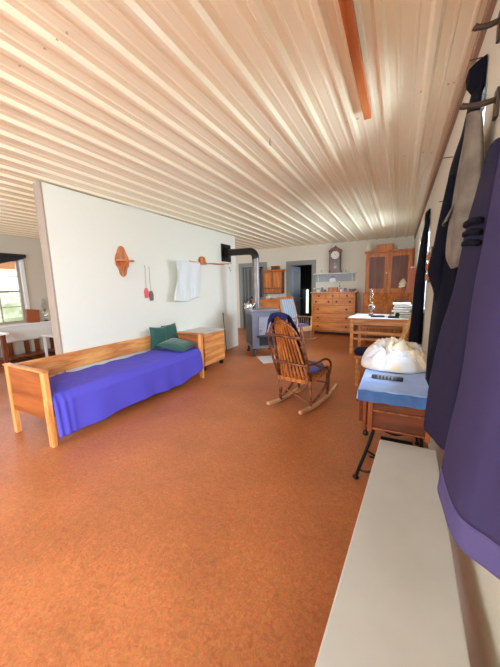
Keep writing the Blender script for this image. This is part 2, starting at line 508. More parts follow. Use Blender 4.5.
# ------------------------------------------------------------------ daybed
bed = thing('daybed', 'long oak daybed with low back rail standing against the white partition', 'bed', (-3.06, 1.37, 0), R(-1.2))
# local: x across (-.31 back .. .31 front), y along 0..2.15
for (px, py) in ((-.335, .0), (.31, .0), (.31, 2.21), (-.335, 2.21)):
    bx('leg', M['bed_z'], bed, px-.03, px+.03, py-.022, py+.022, 0, .70, bevel=.004)
for py in (0, 2.21):
    pn = bx('end_panel', M['bed_dark'], bed, -.305, .28, py-.014, py+.014, .25, .69, bevel=.003)
    bx('panel_rail', M['bed_dark'], pn, -.305, .28, py-.018, py+.018, .42, .445, bevel=.003)
    bx('top_cap', M['bed_x'], bed, -.37, .345, py-.03, py+.03, .70, .715, bevel=.004)
bx('back_rail', M['bed_y'], bed, -.355, -.33, .022, 2.188, .50, .698, bevel=.003)
bx('side_rail', M['bed_y'], bed, .288, .312, .022, 2.188, .26, .37, bevel=.003)
bx('side_rail', M['bed_y'], bed, -.33, -.306, .022, 2.188, .26, .37, bevel=.003)
bx('slat_base', M['bed_y'], bed, -.306, .288, .03, 2.18, .33, .36, bevel=0)

mt = MB()
mt.box(-.30, .285, .035, 2.175, .362, .445)
mo = mt.build('mattress', mat('white ticking', (228, 226, 222), .8), bevel=.02); mo.location = (-3.06, 1.37, 0); mo.rotation_euler = (0, 0, R(-1.2))
tag(mo, 'thin mattress lying under the royal blue sheet on the daybed', 'mattress')


def sheet():
    mb = MB()
    # cross profile from the back edge over the top and down the front
    def f(u, v):
        y = .030+v*2.165
        n = noise.noise(Vector((u*3, v*7, 0)))
        if u < .58:
            t = u/.58
            x = -.32+t*.625
            z = .478+.014*math.sin(t*PI)+.012*n+.007*noise.noise(Vector((u*16, v*22, 4)))+.006*math.sin(v*40+t*5)*(1-t)
            if t < .08: z -= (.08-t)*.5
        else:
            t = (u-.58)/.42
            x = .305+.03*t+.012*math.sin(v*34+1.3*math.sin(v*9))*t+.03*min(1, t*6)
            drop = .375+.012*math.sin(v*11)-.07*max(0, v-.8)/.2
            z = .471-.012-drop*t
        # gathered corner by the foot board
        if u > .4 and v < .10:
            k = (.10-v)/.10*min(1, (u-.4)/.3)
            x += .016*math.sin(v*190)*k; y += .0
        if v > .94 and u > .58: x -= .01*(v-.94)/.06
        return (x, y, z)
    mb.grid(f, 60, 150)
    o = mb.build('bed_sheet', M['sheet'], smooth=True, solid=.004)
    o.location = (-3.06, 1.37, 0); o.rotation_euler = (0, 0, R(-1.2))
    return tag(o, 'royal blue sheet covering the daybed and hanging over its front side', 'bed sheet')


sheet()


def pillow(name, label, loc, rot, sx, sy, t, seed, grp):
    mb = MB()
    def side(sg):
        def f(u, v):
            a, b = u*2-1, v*2-1
            e = max(0, (1-abs(a)**3.0))*max(0, (1-abs(b)**3.0))
            pin = 1-.08*(1-abs(a))*0
            n = noise.noise(Vector((a*2+seed, b*2, sg)))
            cx = a*sx/2*(1-.07*(1-b*b)); cy = b*sy/2*(1-.07*(1-a*a))
            return (cx, cy, sg*t/2*(e**.55)*(1+.18*n))
        return f
    mb.grid(side(1), 22, 22); mb.grid(side(-1), 22, 22)
    bmesh.ops.remove_doubles(mb.bm, verts=mb.bm.verts, dist=.0008)
    o = mb.build(name, M['green'], smooth=True)
    o.location = loc; o.rotation_euler = rot
    return tag(o, label, 'pillow', grp)


pillow('pillow', 'dark green pillow standing upright against the back rail, left one of the pair', (-3.25, 3.255, .655), (R(84), R(4), R(72)), .28, .36, .10, 1, 'green pillows on the daybed')
pillow('pillow', 'dark green pillow propped upright in the corner behind the flat one', (-3.20, 3.475, .662), (R(80), R(-5), R(76)), .27, .38, .10, 5, 'green pillows on the daybed')
pillow('pillow', 'green pillow lying flat on the blue sheet at the far end', (-2.95, 3.33, .565), (R(4), R(9), R(10)), .46, .42, .12, 9, 'green pillows on the daybed')

# ------------------------------------------------------------------ bedside chest with drawers facing the room
ch = thing('bedside_chest', 'small oak chest of drawers with pale top past the daybed end', 'chest', (-3.14, 4.2, 0), R(-1.2))
bx('body', M['bed_z'], ch, -.27, .265, -.32, .32, .08, .63)
bx('top', M['lightmetal'], ch, -.28, .285, -.33, .33, .63, .65)
for i in range(3):
    d = bx('drawer', M['bed_y'], ch, .265, .283, -.305, .305, .095+i*.178, .265+i*.178)
for (a, b) in ((-.22, -.27), (.22, -.27), (.22, .27), (-.22, .27)): bx('foot', M['black'], ch, a-.03, a+.03, b-.03, b+.03, 0, .08)

# ------------------------------------------------------------------ things on the partition
PX = -3.43
ws = thing('wall_shelf', 'small scalloped oak bracket shelf hung on the white partition', 'shelf', (PX, 2.86, 1.58))
out = spl([(0, 0), (.045, .03), (.06, .08), (.075, .12), (.10, .15), (.11, .22), (.10, .27), (.085, .30), (.07, .33), (.055, .37), (.035, .40), (0, .415),
           (-.035, .40), (-.055, .37), (-.07, .33), (-.085, .30), (-.10, .27), (-.11, .22), (-.10, .15), (-.075, .12), (-.06, .08), (-.045, .03)], 4, True)
MB().prism([(p.x, p.y) for p in out], 'yz', .001, .02).build('back_board', M['red'], ws, bevel=.002)
MB().prism([(p.x, p.y) for p in spl([(.02, -.11), (.10, -.13), (.15, -.07), (.16, 0), (.15, .07), (.10, .13), (.02, .11)], 5)], 'xy', .205, .222).build('ledge', M['red'], ws, bevel=.002)
MB().prism([(.02, .205), (.13, .205), (.10, .17), (.06, .14), (.045, .09), (.02, .05)], 'xz', -.01, .01).build('bracket', M['red'], ws, bevel=.002)


def swatter(y, z0, z1, m, label, tilt):
    o = thing('fly_swatter', label, 'fly swatter', (PX+.012, y, z1), group='fly swatters on the partition')
    o.rotation_euler = (tilt, 0, 0)
    L = z1-z0
    MB().tube(spl([(0, 0, 0), (0, .004, -.03), (0, -.004, -L*.4), (0, 0, -L+.15)], 6), .0035, 6).build('handle', M['wire'], o, smooth=True)
    MB().prism([(-.04, -L+.02), (-.03, -L), (.03, -L), (.04, -L+.02), (.044, -L+.10), (.02, -L+.15), (-.02, -L+.15), (-.044, -L+.10)], 'yz', -.003, .003).build('paddle', m, o, bevel=.001)
    MB().tube([(.005, .0, 0.004), (-.012, 0, 0.006)], .003, 6).build('nail', M['wire'], o)


swatter(3.255, 1.27, 1.745, M['pink'], 'fly swatter with pink paddle, hung beside the brown one', R(-1))
swatter(3.335, 1.225, 1.73, M['brownpl'], 'fly swatter with brown paddle, lowest of the two on the wall', R(1))

rk = thing('drying_rack', 'fan shaped wooden drying rack with round hub and spread arms on partition', 'drying rack', (PX, 4.68, 1.87))
MB().lathe([(.075, 0), (.075, .05), (.065, .07), (.02, .075)], (0, 0, .05), 22, 'x').build('hub', M['red'], rk, bevel=.003)
bx('block', M['red'], rk, 0, .08, -.08, .08, -.025, .02)
for (dx, dy) in ((.10, -.52), (.03, .72), (.18, .66), (.34, .52)):
    MB().bar((.04, math.copysign(.05, dy), 0), (.04+dx, dy, .005), .022, .012).build('arm', M['bed_y'], rk, bevel=.003)


def towel():
    def f(u, v):
        y = 3.80+u*.74; z = 1.868-v*(.665+.03*math.sin(u*5))
        sl = 0
        x = PX+.085+.014*math.sin(u*16+2*math.sin(v*3))*(.3+v)+.008*noise.noise(Vector((u*5, v*3, 2)))-.03*v+.045*(1-u)
        if v > .72: x += .006*math.sin(u*60)
        if u < .12: y += .05*math.sin(v*5)*(1-u/.12)
        return (x, y, z)
    o = MB().grid(f, 50, 40).build('cloth', M['towel'], smooth=True, solid=.005)
    return tag(o, 'white gathered cloth hanging from the left arm of the drying rack', 'cloth')


towel()

pk = thing('fire_poker', 'thin iron poker with ring handle leaning on partition behind the chest', 'poker', (PX+.05, 5.38, 0))
MB().tube([(0.02, 0, 0), (-.036, 0, .80)], .006, 8).build('shaft', M['black'], pk, smooth=True)
MB().tube([(-.038, .025*math.cos(a), .825+.025*math.sin(a)) for a in [2*PI*i/16 for i in range(16)]], .005, 6, True).build('ring', M['black'], pk, smooth=True)

cp = thing('hook', 'tiny metal hook screwed into the partition below the flue plate', 'hook', (PX, 5.72, 1.76))
MB().tube(spl([(0, 0, .08), (.02, 0, .07), (.03, 0, .02), (.045, 0, .0), (.05, 0, .03)], 5), .004, 6).build('shank', M['wire'], cp, smooth=True)
MB().lathe([(.012, 0), (.01, .004)], (0, 0, .08), 10, 'x').build('rose', M['wire'], cp)

# ------------------------------------------------------------------ stove and flue
hp = MB().box(-.22, .40, -.86, -.36, 0, .012).build('hearth_plate', M['lightmetal'], bevel=.003)
hp.location = (-2.55, 5.51, 0); hp.rotation_euler = (0, 0, R(40))
tag(hp, 'pale metal sheet on the floor in front of the stove', 'hearth plate')
st = thing('wood_stove', 'grey steel wood stove on short legs by the partition end', 'stove', (-2.55, 5.51, 0), R(40))
bx('body', M['stove'], st, -.275, .275, -.31, .31, .16, .91, bevel=.012)
bx('top_plate', mat('pale stove top', (150, 148, 154), .35, metal=.3), st, -.30, .30, -.335, .335, .91, .945, bevel=.008)  # top plate slightly paler than the body
for (a, b) in ((-.22, -.25), (.22, -.25), (.22, .25), (-.22, .25)):
    MB().tube([(a, b, .16), (a*1.06, b*1.06, .05), (a*1.12, b*1.12, 0)], [.035, .025, .03], 8).build('leg', M['stove_dark'], st, smooth=True)
M['stove_door'] = mat('pale stove enamel', (168, 170, 186), .35, (150, 152, 170), 5, metal=.2)
dr = bx('door', M['stove_door'], st, -.14, .23, -.335, -.31, .44, .80, bevel=.01)
bx('panel', M['stove_door'], dr, -.10, .19, -.342, -.335, .50, .74, bevel=.008)
MB().tube([(-.12, -.335, .60), (-.12, -.385, .60), (-.12, -.39, .52)], .009, 8).build('handle', M['chrome'], dr, smooth=True)
bx('ash_door', M['stove_dark'], st, -.14, .23, -.328, -.31, .22, .40, bevel=.008)
MB().box(-.19, .28, -.45, -.31, .40, .425).build('ash_lip', M['stove_dark'], st, bevel=.006)
MB().box(-.283, -.275, -.24, .24, .22, .84).build('side_shield', M['stove_dark'], st, bevel=.004)

fl = thing('stovepipe', 'stovepipe rising from the grey stove and bending into the partition', 'stovepipe', (-2.70, 5.60, .945))
MB().tube([(0, 0, 0), (0, 0, .10), (-.005, 0, .6), (-.005, 0, 1.02)], .072, 24).build('riser', M['pipe'], fl, smooth=40)
for z in (.015, .55, 1.02): MB().tube([(-.003, 0, z-.012), (-.003, 0, z+.012)], .075, 24).build('seam', M['pipe'], fl, smooth=40)
el = [(-.005, 0, 1.02)]+[(-.005-.14*(1-math.cos(a)), 0, 1.05+.14*math.sin(a)) for a in [PI/2*i/8 for i in range(9)]]
MB().tube(el, .076, 24).build('elbow', M['pipe_black'], fl, smooth=40)
MB().tube([(-.14, 0, 1.19), (-.66, 0, 1.20)], .072, 24).build('flue', M['pipe_black'], fl, smooth=40)
MB().tube([(-.655, 0, 1.20), (-.70, 0, 1.20)], .11, 28).build('collar', M['pipe_black'], fl, smooth=40)
tp = MB().box(PX, PX+.012, 5.42, 5.81, 1.955, 2.325).build('flue_plate', M['black'], bevel=.003)
tag(tp, 'square black metal plate on the partition around the flue', 'flue plate')

kt = thing('kettle', 'small shiny kettle standing on the stove top', 'kettle', (-2.78, 5.38, .945), R(30))
MB().lathe([(.02, 0), (.075, 0), (.08, .02), (.078, .09), (.06, .12), (.03, .13), (.012, .14), (.012, .155)], n=24).build('pot', M['chrome'], kt, smooth=50)
MB().tube(spl([(.07, 0, .04), (.11, 0, .07), (.13, 0, .12)], 5), [.018]*5+[.014]*5+[.011], 8).build('spout', M['chrome'], kt, smooth=True)
MB().tube(spl([(-.07, 0, .10), (-.05, 0, .18), (0, 0, .205), (.05, 0, .18), (.065, 0, .11)], 5), .006, 6).build('handle', M['black'], kt, smooth=True)
cn = thing('tin_can', 'pale tin with a paper band beside the kettle', 'tin', (-2.90, 5.50, .945))
MB().lathe([(.045, 0), (.045, .11), (.04, .112)], n=20).build('can', M['cream'], cn, smooth=40)
MB().lathe([(.0465, .03), (.0465, .08)], n=20).build('band', M['rust'], cn, smooth=40)


# ------------------------------------------------------------------ rockers
def hickory_rocker(root, top_w):
    """local: +y is the way the sitter faces; floor at z 0"""
    hk, pale = M['hick'], M['hick_pale']
    for sx in (-.21, .21):
        pts = []
        for i in range(25):
            t = i/24; y = -.46+t*.97
            pts.append((y, (.055 if y < .03 else .09)*((y-.03)/.52)**2))
        poly = [(y, z) for y, z in pts]+[(y, z+.038) for y, z in reversed(pts)]
        MB().prism(poly, 'yz', sx-.019, sx+.019).build('rocker_runner', pale, root, bevel=.006)
    for sx in (-.2, .2):
        MB().tube([(sx, -.20, .04), (sx, -.215, .35)], .018, 8).build('leg', hk, root, smooth=True)
        MB().tube([(sx, .24, .055), (sx, .235, .42)], .018, 8).build('leg', hk, root, smooth=True)
        # bent arm: from the back post forward, round and down to the runner by the rear leg
        a = spl([(sx, -.27, .54), (sx*1.1, -.12, .53), (sx*1.12, .06, .54), (sx*1.13, .19, .515), (sx*1.12, .275, .445), (sx*1.1, .27, .34), (sx*1.08, .17, .21), (sx*1.05, .02, .12), (sx*1.02, -.15, .075)], 7)
        MB().tube(a, .0145, 8).build('arm', hk, root, smooth=True)
        b = spl([(sx, -.285, .60), (sx*1.12, -.05, .48), (sx*1.15, .18, .40), (sx*1.05, .26, .22), (sx, .27, .08)], 7)
        MB().tube(b, .011, 8).build('brace', hk, root, smooth=True)
        # back post
        MB().tube([(sx*1.0, -.20, .33), (sx*.96, -.31, .66), (sx*.92, -.40, .99)], [.019, .017, .015], 8).build('back_post', hk, root, smooth=True)
    bx('seat_rail', M['slat'], root, -.22, .22, -.235, -.20, .30, .345, bevel=.006)
    bx('seat_rail', M['slat'], root, -.22, .22, .22, .255, .355, .39, bevel=.006)
    for sx in (-.21, .21): MB().bar((sx, -.215, .33), (sx, .235, .37), .03, .03).build('side_rail', M['slat'], root, bevel=.004)
    for i in range(7):
        y = -.18+i*.062; z = .346+(y+.2)*.09
        bx('seat_slat', M['slat'], root, -.22, .22, y-.022, y+.022, z, z+.012)
    # back slats fanning out
    n = 8
    for i in range(n):
        q = (i-(n-1)/2)/((n-1)/2)
        h = 1.12-.10*abs(q)**2
        x0, x1 = q*.175, q*top_w
        ytop = -.235-(h-.385)*.42
        sl = MB()
        def f(u, v, x0=x0, x1=x1, h=h, q=q):
            z = .315+(h-.315)*u; y = -.239-(z-.385)*.40
            w = .0135-.003*u
            return (x0+(x1-x0)*u+(v-.5)*2*w, y+.02*q*q, z)
        sl.grid(f, 12, 1)
        sl.build('back_slat', M['slat'], root, solid=.009)
    def backy(z): return -.238-(z-.385)*.40-.016
    hoop = spl([(-.20, backy(.36), .36), (-.215, backy(.6), .60), (-.20, backy(.82), .82), (-.12, backy(.98), .98), (0, backy(1.03), 1.03),
                (.12, backy(.98), .98), (.20, backy(.82), .82), (.215, backy(.6), .60), (.20, backy(.36), .36)], 8)
    MB().tube(hoop, .013, 8).build('back_hoop', hk, root, smooth=True)
    for z, w in ((.55, .21), (.875, .215)):
        MB().tube([(-w, backy(z)-.012, z+.01), (0, backy(z)-.018, z), (w, backy(z)-.012, z-.01)], .016, 8).build('cross_bar', hk, root, smooth=True)
    lo = spl([(-.20, -.235, .36), (-.12, -.27, .24), (.05, -.27, .17), (.2, -.235, .10)], 8)
    MB().tube(lo, .009, 8).build('lower_hoop', hk, root, smooth=True)
    lo = spl([(.20, -.235, .36), (.12, -.28, .24), (-.05, -.28, .17), (-.2, -.235, .10)], 8)
    MB().tube(lo, .009, 8).build('lower_hoop', hk, root, smooth=True)
    MB().tube([(-.2, .24, .2), (.2, .24, .2)], .011, 8).build('stretcher', hk, root, smooth=True)


rc = thing('rocking_chair', 'bentwood hickory rocking chair seen from behind in the room centre', 'rocking chair', (-.985, 3.31, 0), R(-12))
hickory_rocker(rc, .092)
cu = MB().blob((0, 0, 0), .19, .20, .035, 3, .12, 2.5, 3, .62).build('seat_cushion', M['cush'], smooth=True)
cu.location = (-.97, 3.36, .422); cu.rotation_euler = (R(4), 0, R(-12))
tag(cu, 'blue cushion on the seat of the hickory rocking chair', 'cushion')


cb = MB().blob((0, 0, 0), .150, .020, .19, 5, .05, 2.5, 3, .6).build('back_cushion', M['cush_dark'], smooth=True)
rm0 = Matrix.Translation((-.985, 3.31, 0)) @ Matrix.Rotation(R(-12), 4, 'Z')
cb.matrix_world = rm0 @ Matrix.Translation((0, -.256, .60)) @ Matrix.Rotation(R(21.8), 4, 'X')
tag(cb, 'dark cushion behind the slats of the near rocking chair', 'cushion')


def blanket():
    # cloth folded over the top of the chair back, most of it hanging on the sitter's side
    def f(u, v):
        a = u*2-1
        d = v-.18
        x = a*(.120+.055*max(0, d))
        if d < 0: y, z = -.016+d*.22, .012+d*(.22-.55*a*(a < 0)+.10*(a > .5))
        else: y, z = .022+d*.235+.05*min(1, d*3), .012-d*.46
        z += .008*math.sin(a*9)*abs(d)*2-.034*a*a-.04*max(0, -a-.7)/.3
        return (x-(.07 if a < -.5 else 0)*(abs(a)-.5)*2*max(0, d*2), y+.010*math.sin(a*11)*abs(d)*3, z)
    o = MB().grid(f, 40, 30).build('blanket', M['navycl'], smooth=True, solid=.006)
    o.matrix_world = rm0 @ Matrix.Translation((0, -.535, 1.126))
    tag(o, 'navy blue folded cloth draped over the top of the near rocking chair', 'blanket')


blanket()

# far rocker with pale frame, striped pad
fr_ = thing('rocking_chair', 'pale wooden rocking chair with striped back pad near the back doorway', 'rocking chair', (-2.30, 7.10, 0), R(-118))
def far_rocker(root):
    w = M['hick_pale']
    for sx in (-.245, .245):
        pts = [(-.40+i/20*.84, .10*(((-.40+i/20*.84)-.02)/.44)**2) for i in range(21)]
        MB().prism(pts+[(y, z+.03) for y, z in reversed(pts)], 'yz', sx-.018, sx+.018).build('rocker_runner', w, root, bevel=.004)
        MB().tube([(sx, -.18, .04), (sx, -.20, .40), (sx, -.28, .72), (sx*.95, -.40, 1.10)], [.018, .018, .017, .014], 8).build('back_post', w, root, smooth=True)
        MB().tube([(sx, .26, .04), (sx, .27, .60)], .017, 8).build('front_leg', w, root, smooth=True)
        MB().bar((sx, -.25, .60), (sx, .28, .61), .05, .02).build('arm', w, root, bevel=.006)
        for i in range(5):
            y = -.14+i*.075
            MB().tube([(sx, y, .38), (sx, y, .60)], .008, 6).build('spindle', w, root, smooth=True)
    bx('seat', w, root, -.255, .255, -.20, .30, .35, .385, bevel=.01)
    bx('apron', w, root, -.245, .245, .265, .29, .27, .35, bevel=.004)
    MB().bar((-.235, -.41, 1.09), (.235, -.41, 1.09), .02, .07, (0, 0, 1)).build('crest_rail', M['slat'], root, bevel=.006)
    for i in range(6):
        x = -.15+i*.06
        MB().tube([(x, -.19, .385), (x*.98, -.40, 1.07)], .009, 6).build('back_spindle', w, root, smooth=True)


far_rocker(fr_)


def striped():
    m = bpy.data.materials.new('blue grey striped ticking'); m.use_nodes = True
    nt = m.node_tree; b = nt.nodes['Principled BSDF']; b.inputs['Roughness'].default_value = .85
    tc = nt.nodes.new('ShaderNodeTexCoord'); sp = nt.nodes.new('ShaderNodeSeparateXYZ'); nt.links.new(tc.outputs['Object'], sp.inputs[0])
    a = nt.nodes.new('ShaderNodeMath'); a.operation = 'MULTIPLY'; a.inputs[1].default_value = 14; nt.links.new(sp.outputs[0], a.inputs[0])
    f = nt.nodes.new('ShaderNodeMath'); f.operation = 'FRACT'; nt.links.new(a.outputs[0], f.inputs[0])
    cr = nt.nodes.new('ShaderNodeValToRGB'); cr.color_ramp.interpolation = 'CONSTANT'
    cr.color_ramp.elements[0].color = lin((176, 190, 214)); cr.color_ramp.elements[1].position = .55; cr.color_ramp.elements[1].color = lin((132, 140, 150))
    e = cr.color_ramp.elements.new(.8); e.color = lin((200, 204, 196))
    nt.links.new(f.outputs[0], cr.inputs[0]); nt.links.new(cr.outputs[0], b.inputs['Base Color'])
    return m


bp = MB().grid(lambda u, v: (-.215+.43*u, .012*math.sin(u*PI)+.01*math.sin(v*PI), .62*v), 16, 24).build('back_pad', striped(), smooth=True, solid=.03)
tag(bp, 'blue and grey striped pad hung on the back of the far rocking chair', 'chair pad')
rotm = Matrix.Rotation(R(-118), 4, 'Z')
bp.matrix_world = Matrix.Translation(Vector((-2.30, 7.10, 0))+rotm @ Vector((0, -.205, .46))) @ rotm @ Matrix.Rotation(R(17), 4, 'X')
c2 = MB().blob((0, 0, 0), .22, .225, .03, 8, .1, 2.5, 3, .6).build('seat_cushion', M['cush'], smooth=True)
c2.location = Vector((-2.30, 7.10, 0))+rotm @ Vector((0, .035, .413)); c2.rotation_euler = (0, 0, R(-118))
tag(c2, 'flat blue cushion on the seat of the far rocking chair', 'cushion')

# ------------------------------------------------------------------ dresser
ds = thing('dresser', 'wide orange pine dresser with rows of knobbed drawers under wall shelf', 'dresser', (-1.625, 8.45, 0))
bx('case', M['ward'], ds, -.583, .583, -.235, .24, .10, 1.17)  # darker wood than the drawers, paints shading into the gaps between them
for sx in (-.587, .557): bx('stile', M['dresser_z'], ds, sx, sx+.03, -.254, -.235, .10, 1.17)
bx('top', M['dresser'], ds, -.62, .62, -.265, .255, 1.17, 1.195, bevel=.004)
for sx in (-.56, .525): bx('foot', M['dresser_z'], ds, sx, sx+.035, -.235, -.20, 0, .10); 
for sx in (-.56, .525): bx('foot', M['dresser_z'], ds, sx, sx+.035, .19, .225, 0, .10)


def drawer(x0, x1, z0, z1, knobs):
    x0 = max(x0, -.552); x1 = min(x1, .552)
    d = bx('drawer', M['dresser'], ds, x0, x1, -.252, -.235, z0, z1, bevel=.004)
    for kx in knobs:
        MB().lathe([(.010, 0), (.011, -.012), (.026, -.02), (.023, -.032), (.004, -.036)], (kx, -.252, (z0+z1)/2), 14, 'y').build('knob', M['clock'], d, smooth=True)


for i in range(3): drawer(-.56+i*.378, -.56+i*.378+.364, 1.035, 1.155, [-.56+i*.378+.182])
for i in range(2): drawer(-.56+i*.567, -.56+i*.567+.553, .85, 1.02, [-.56+i*.567+.10, -.56+i*.567+.45])
for (a, b) in ((.615, .835), (.375, .60), (.125, .36)): drawer(-.56, .56, a, b, [-.40, .37])
rn = MB().box(-2.255, -.995, 8.178, 8.70, 1.195, 1.20).build('dresser_scarf', M['linen']); tag(rn, 'thin white cloth spread on the dresser top', 'cloth')

# items on the dresser
def jar(x, y, z, r, h, m, name, label, cat, lid=None, grp='jars and tins on the dresser'):
    o = thing(name, label, cat, (x, y, z), group=grp)
    MB().lathe([(r*.9, 0), (r, .008), (r, h*.72), (r*.8, h*.8)], n=18).build('body', m, o, smooth=50)
    if lid: MB().lathe([(r*.86, h*.8), (r*.86, h), (r*.8, h+.003)], n=18).build('lid', lid, o, smooth=50)
    return o


DZ = 1.20
M['greytin'] = mat('grey tin', (150, 148, 146), .4, metal=.4)
M['amber'] = mat('amber glass', (150, 96, 50), .15)
jar(-2.17, 8.34, DZ, .04, .12, M['greytin'], 'tin', 'grey tin at the left end of the dresser top', 'tin', M['white'])
jar(-2.06, 8.30, DZ, .045, .10, M['cream'], 'jar', 'cream jar second from the left end of the dresser top', 'jar', M['greytin'])
jar(-1.95, 8.35, DZ, .035, .13, M['greytin'], 'tin', 'tall grey tin left of the wooden box on the dresser', 'tin', M['greytin'])
jar(-1.86, 8.29, DZ, .03, .09, M['amber'], 'bottle', 'small amber bottle just left of the wooden box', 'bottle', M['white'])
bxo = thing('wooden_box', 'small reddish wooden box in the middle of the dresser top', 'box', (-1.66, 8.38, DZ))
bx('body', M['red'], bxo, -.12, .12, -.07, .07, 0, .10); bx('lid', M['red'], bxo, -.125, .125, -.075, .075, .10, .125)
jar(-1.42, 8.30, DZ, .035, .10, M['white'], 'jar', 'white jar right of the wooden box on the dresser', 'jar', M['greytin'])
jar(-1.32, 8.32, DZ, .045, .09, M['greytin'], 'tin', 'dark squat tin between white jar and round basket', 'tin', M['black'])
bk = thing('bowl', 'round grey brown bowl near the right end of the dresser top', 'bowl', (-1.13, 8.34, DZ))
MB().lathe([(.05, 0), (.085, .03), (.095, .08), (.088, .08), (.075, .03), (.01, .012)], n=24).build('bowl_body', M['greytin'], bk, smooth=50)
MB().blob((0, 0, .075), .07, .07, .035, 4, .3, 4, 2).build('cloth_fill', M['linen'], bk, smooth=True)
ol = thing('oil_lamp', 'glass oil lamp standing on the dresser below the shelf', 'lamp', (-1.515, 8.56, DZ))


def oil_lamp(o, s=1.0):
    MB().lathe([(.055*s, 0), (.058*s, .01*s), (.025*s, .03*s), (.018*s, .09*s), (.03*s, .11*s), (.06*s, .135*s), (.065*s, .17*s), (.05*s, .20*s), (.022*s, .215*s)], n=20).build('font', M['glass'], o, smooth=50)
    MB().lathe([(.024*s, .215*s), (.03*s, .225*s), (.03*s, .25*s), (.022*s, .262*s)], n=18).build('burner', M['brass'], o, smooth=50)
    MB().lathe([(.026*s, .262*s), (.032*s, .29*s), (.043*s, .33*s), (.04*s, .37*s), (.026*s, .43*s), (.024*s, .50*s), (.0225*s, .50*s), (.0245*s, .43*s), (.038*s, .37*s), (.041*s, .33*s), (.03*s, .29*s), (.0245*s, .262*s)], n=20).build('chimney', M['glass'], o, smooth=50)


oil_lamp(ol, .62)

# shelf above the dresser
sh = thing('wall_shelf', 'white wall shelf with grey back board above the dresser', 'shelf', (-1.675, YB, 1.46))
bx('board', M['white'], sh, -.585, .585, -.17, 0, .245, .27)
bx('back_board', M['greybk'], sh, -.56, .56, -.02, 0, .03, .245)
for sx in (-.48, .48): MB().prism([(0, .245), (-.14, .245), (-.10, .20), (-.04, .16), (-.02, .04), (0, .03)], 'yz', sx-.012, sx+.012).build('bracket', M['white'], sh, bevel=.002)
for sx in (-.25, -.05, .2): MB().tube(spl([(sx, -.02, .17), (sx, -.05, .165), (sx, -.06, .18)], 4), .005, 6).build('peg', M['wire'], sh, smooth=True)

bg_ = thing('hanging_bag', 'small white bag with thin handle hung under the shelf', 'bag', (-1.72, YB-.062, 1.47))
MB().blob((0, -.012, .05), .10, .022, .075, 6, .08, 3, 3, .6).build('pouch', M['linen'], bg_, smooth=True)
MB().tube(spl([(-.07, -.012, .10), (0, 0, .185), (.07, -.012, .10)], 6), .004, 6).build('handle', M['brownpl'], bg_, smooth=True)

SZ = 1.73
ck = thing('mantel_clock', 'tall walnut pendulum clock with round white face on the wall shelf', 'clock', (-1.655, 8.635, SZ))
bx('base', M['clock'], ck, -.17, .17, -.08, .07, 0, .05, bevel=.006)
bx('case', M['clock'], ck, -.135, .135, -.065, .07, .05, .60, bevel=.004)
arch = [(-.19, .595), (-.16, .63), (-.12, .665), (-.06, .70), (0, .715), (.06, .70), (.12, .665), (.16, .63), (.19, .595)]
MB().prism(arch, 'xz', -.075, .075).build('bonnet', M['clock'], ck, bevel=.004)
MB().lathe([(.02, .71), (.026, .725), (.018, .745), (.004, .755)], (0, -.01, 0), 14).build('finial', M['clock'], ck, smooth=True)
for sx in (-.155, .155): MB().lathe([(.014, .05), (.011, .1), (.013, .3), (.011, .52), (.016, .595)], (sx, -.055, 0), 12).build('column', M['clock'], ck, smooth=True)
fc = MB().lathe([(.112, 0), (.112, -.006), (.10, -.008)], (0, -.066, .49), 32, 'y').build('clock_face', M['label'], ck, smooth=30)
nm = MB()
for i in range(12):
    a = i*PI/6; c_, s_2 = math.cos(a), math.sin(a)
    nm.bar((.078*s_2, -.0755, .49+.078*c_), (.096*s_2, -.0755, .49+.096*c_), .008, .002, (0, 1, 0))
nm.build('numerals', M['black'], fc)
MB().bar((0, -.077, .49), (.045, -.077, .52), .006, .002, (0, 1, 0)).build('hour_hand', M['black'], fc)
MB().bar((0, -.078, .49), (-.03, -.078, .56), .005, .002, (0, 1, 0)).build('minute_hand', M['black'], fc)
gd = bx('glass_door', mat('dark clock glass', (60, 30, 18), .15), ck, -.10, .10, -.070, -.065, .10, .34, bevel=0)
MB().lathe([(.038, 0), (.036, -.006), (.01, -.01)], (0, -.072, .16), 24, 'y').build('pendulum', M['brass'], ck, smooth=40)
MB().tube([(0, -.074, .19), (0, -.074, .33)], .004, 6).build('pendulum_rod', M['brass'], ck)
jar(-1.40, 8.62, SZ, .035, .10, M['white'], 'cup', 'small white cup right of the clock on the wall shelf', 'cup', None, 'cups on the wall shelf')
jar(-2.05, 8.63, SZ, .022, .08, M['cream'], 'cup', 'tiny cream pot left of the clock on the wall shelf', 'cup', M['rust'], 'cups on the wall shelf')
jar(-1.26, 8.63, SZ, .02, .05, M['cream'], 'cup', 'tiny low pot at the right end of the wall shelf', 'cup', None, 'cups on the wall shelf')

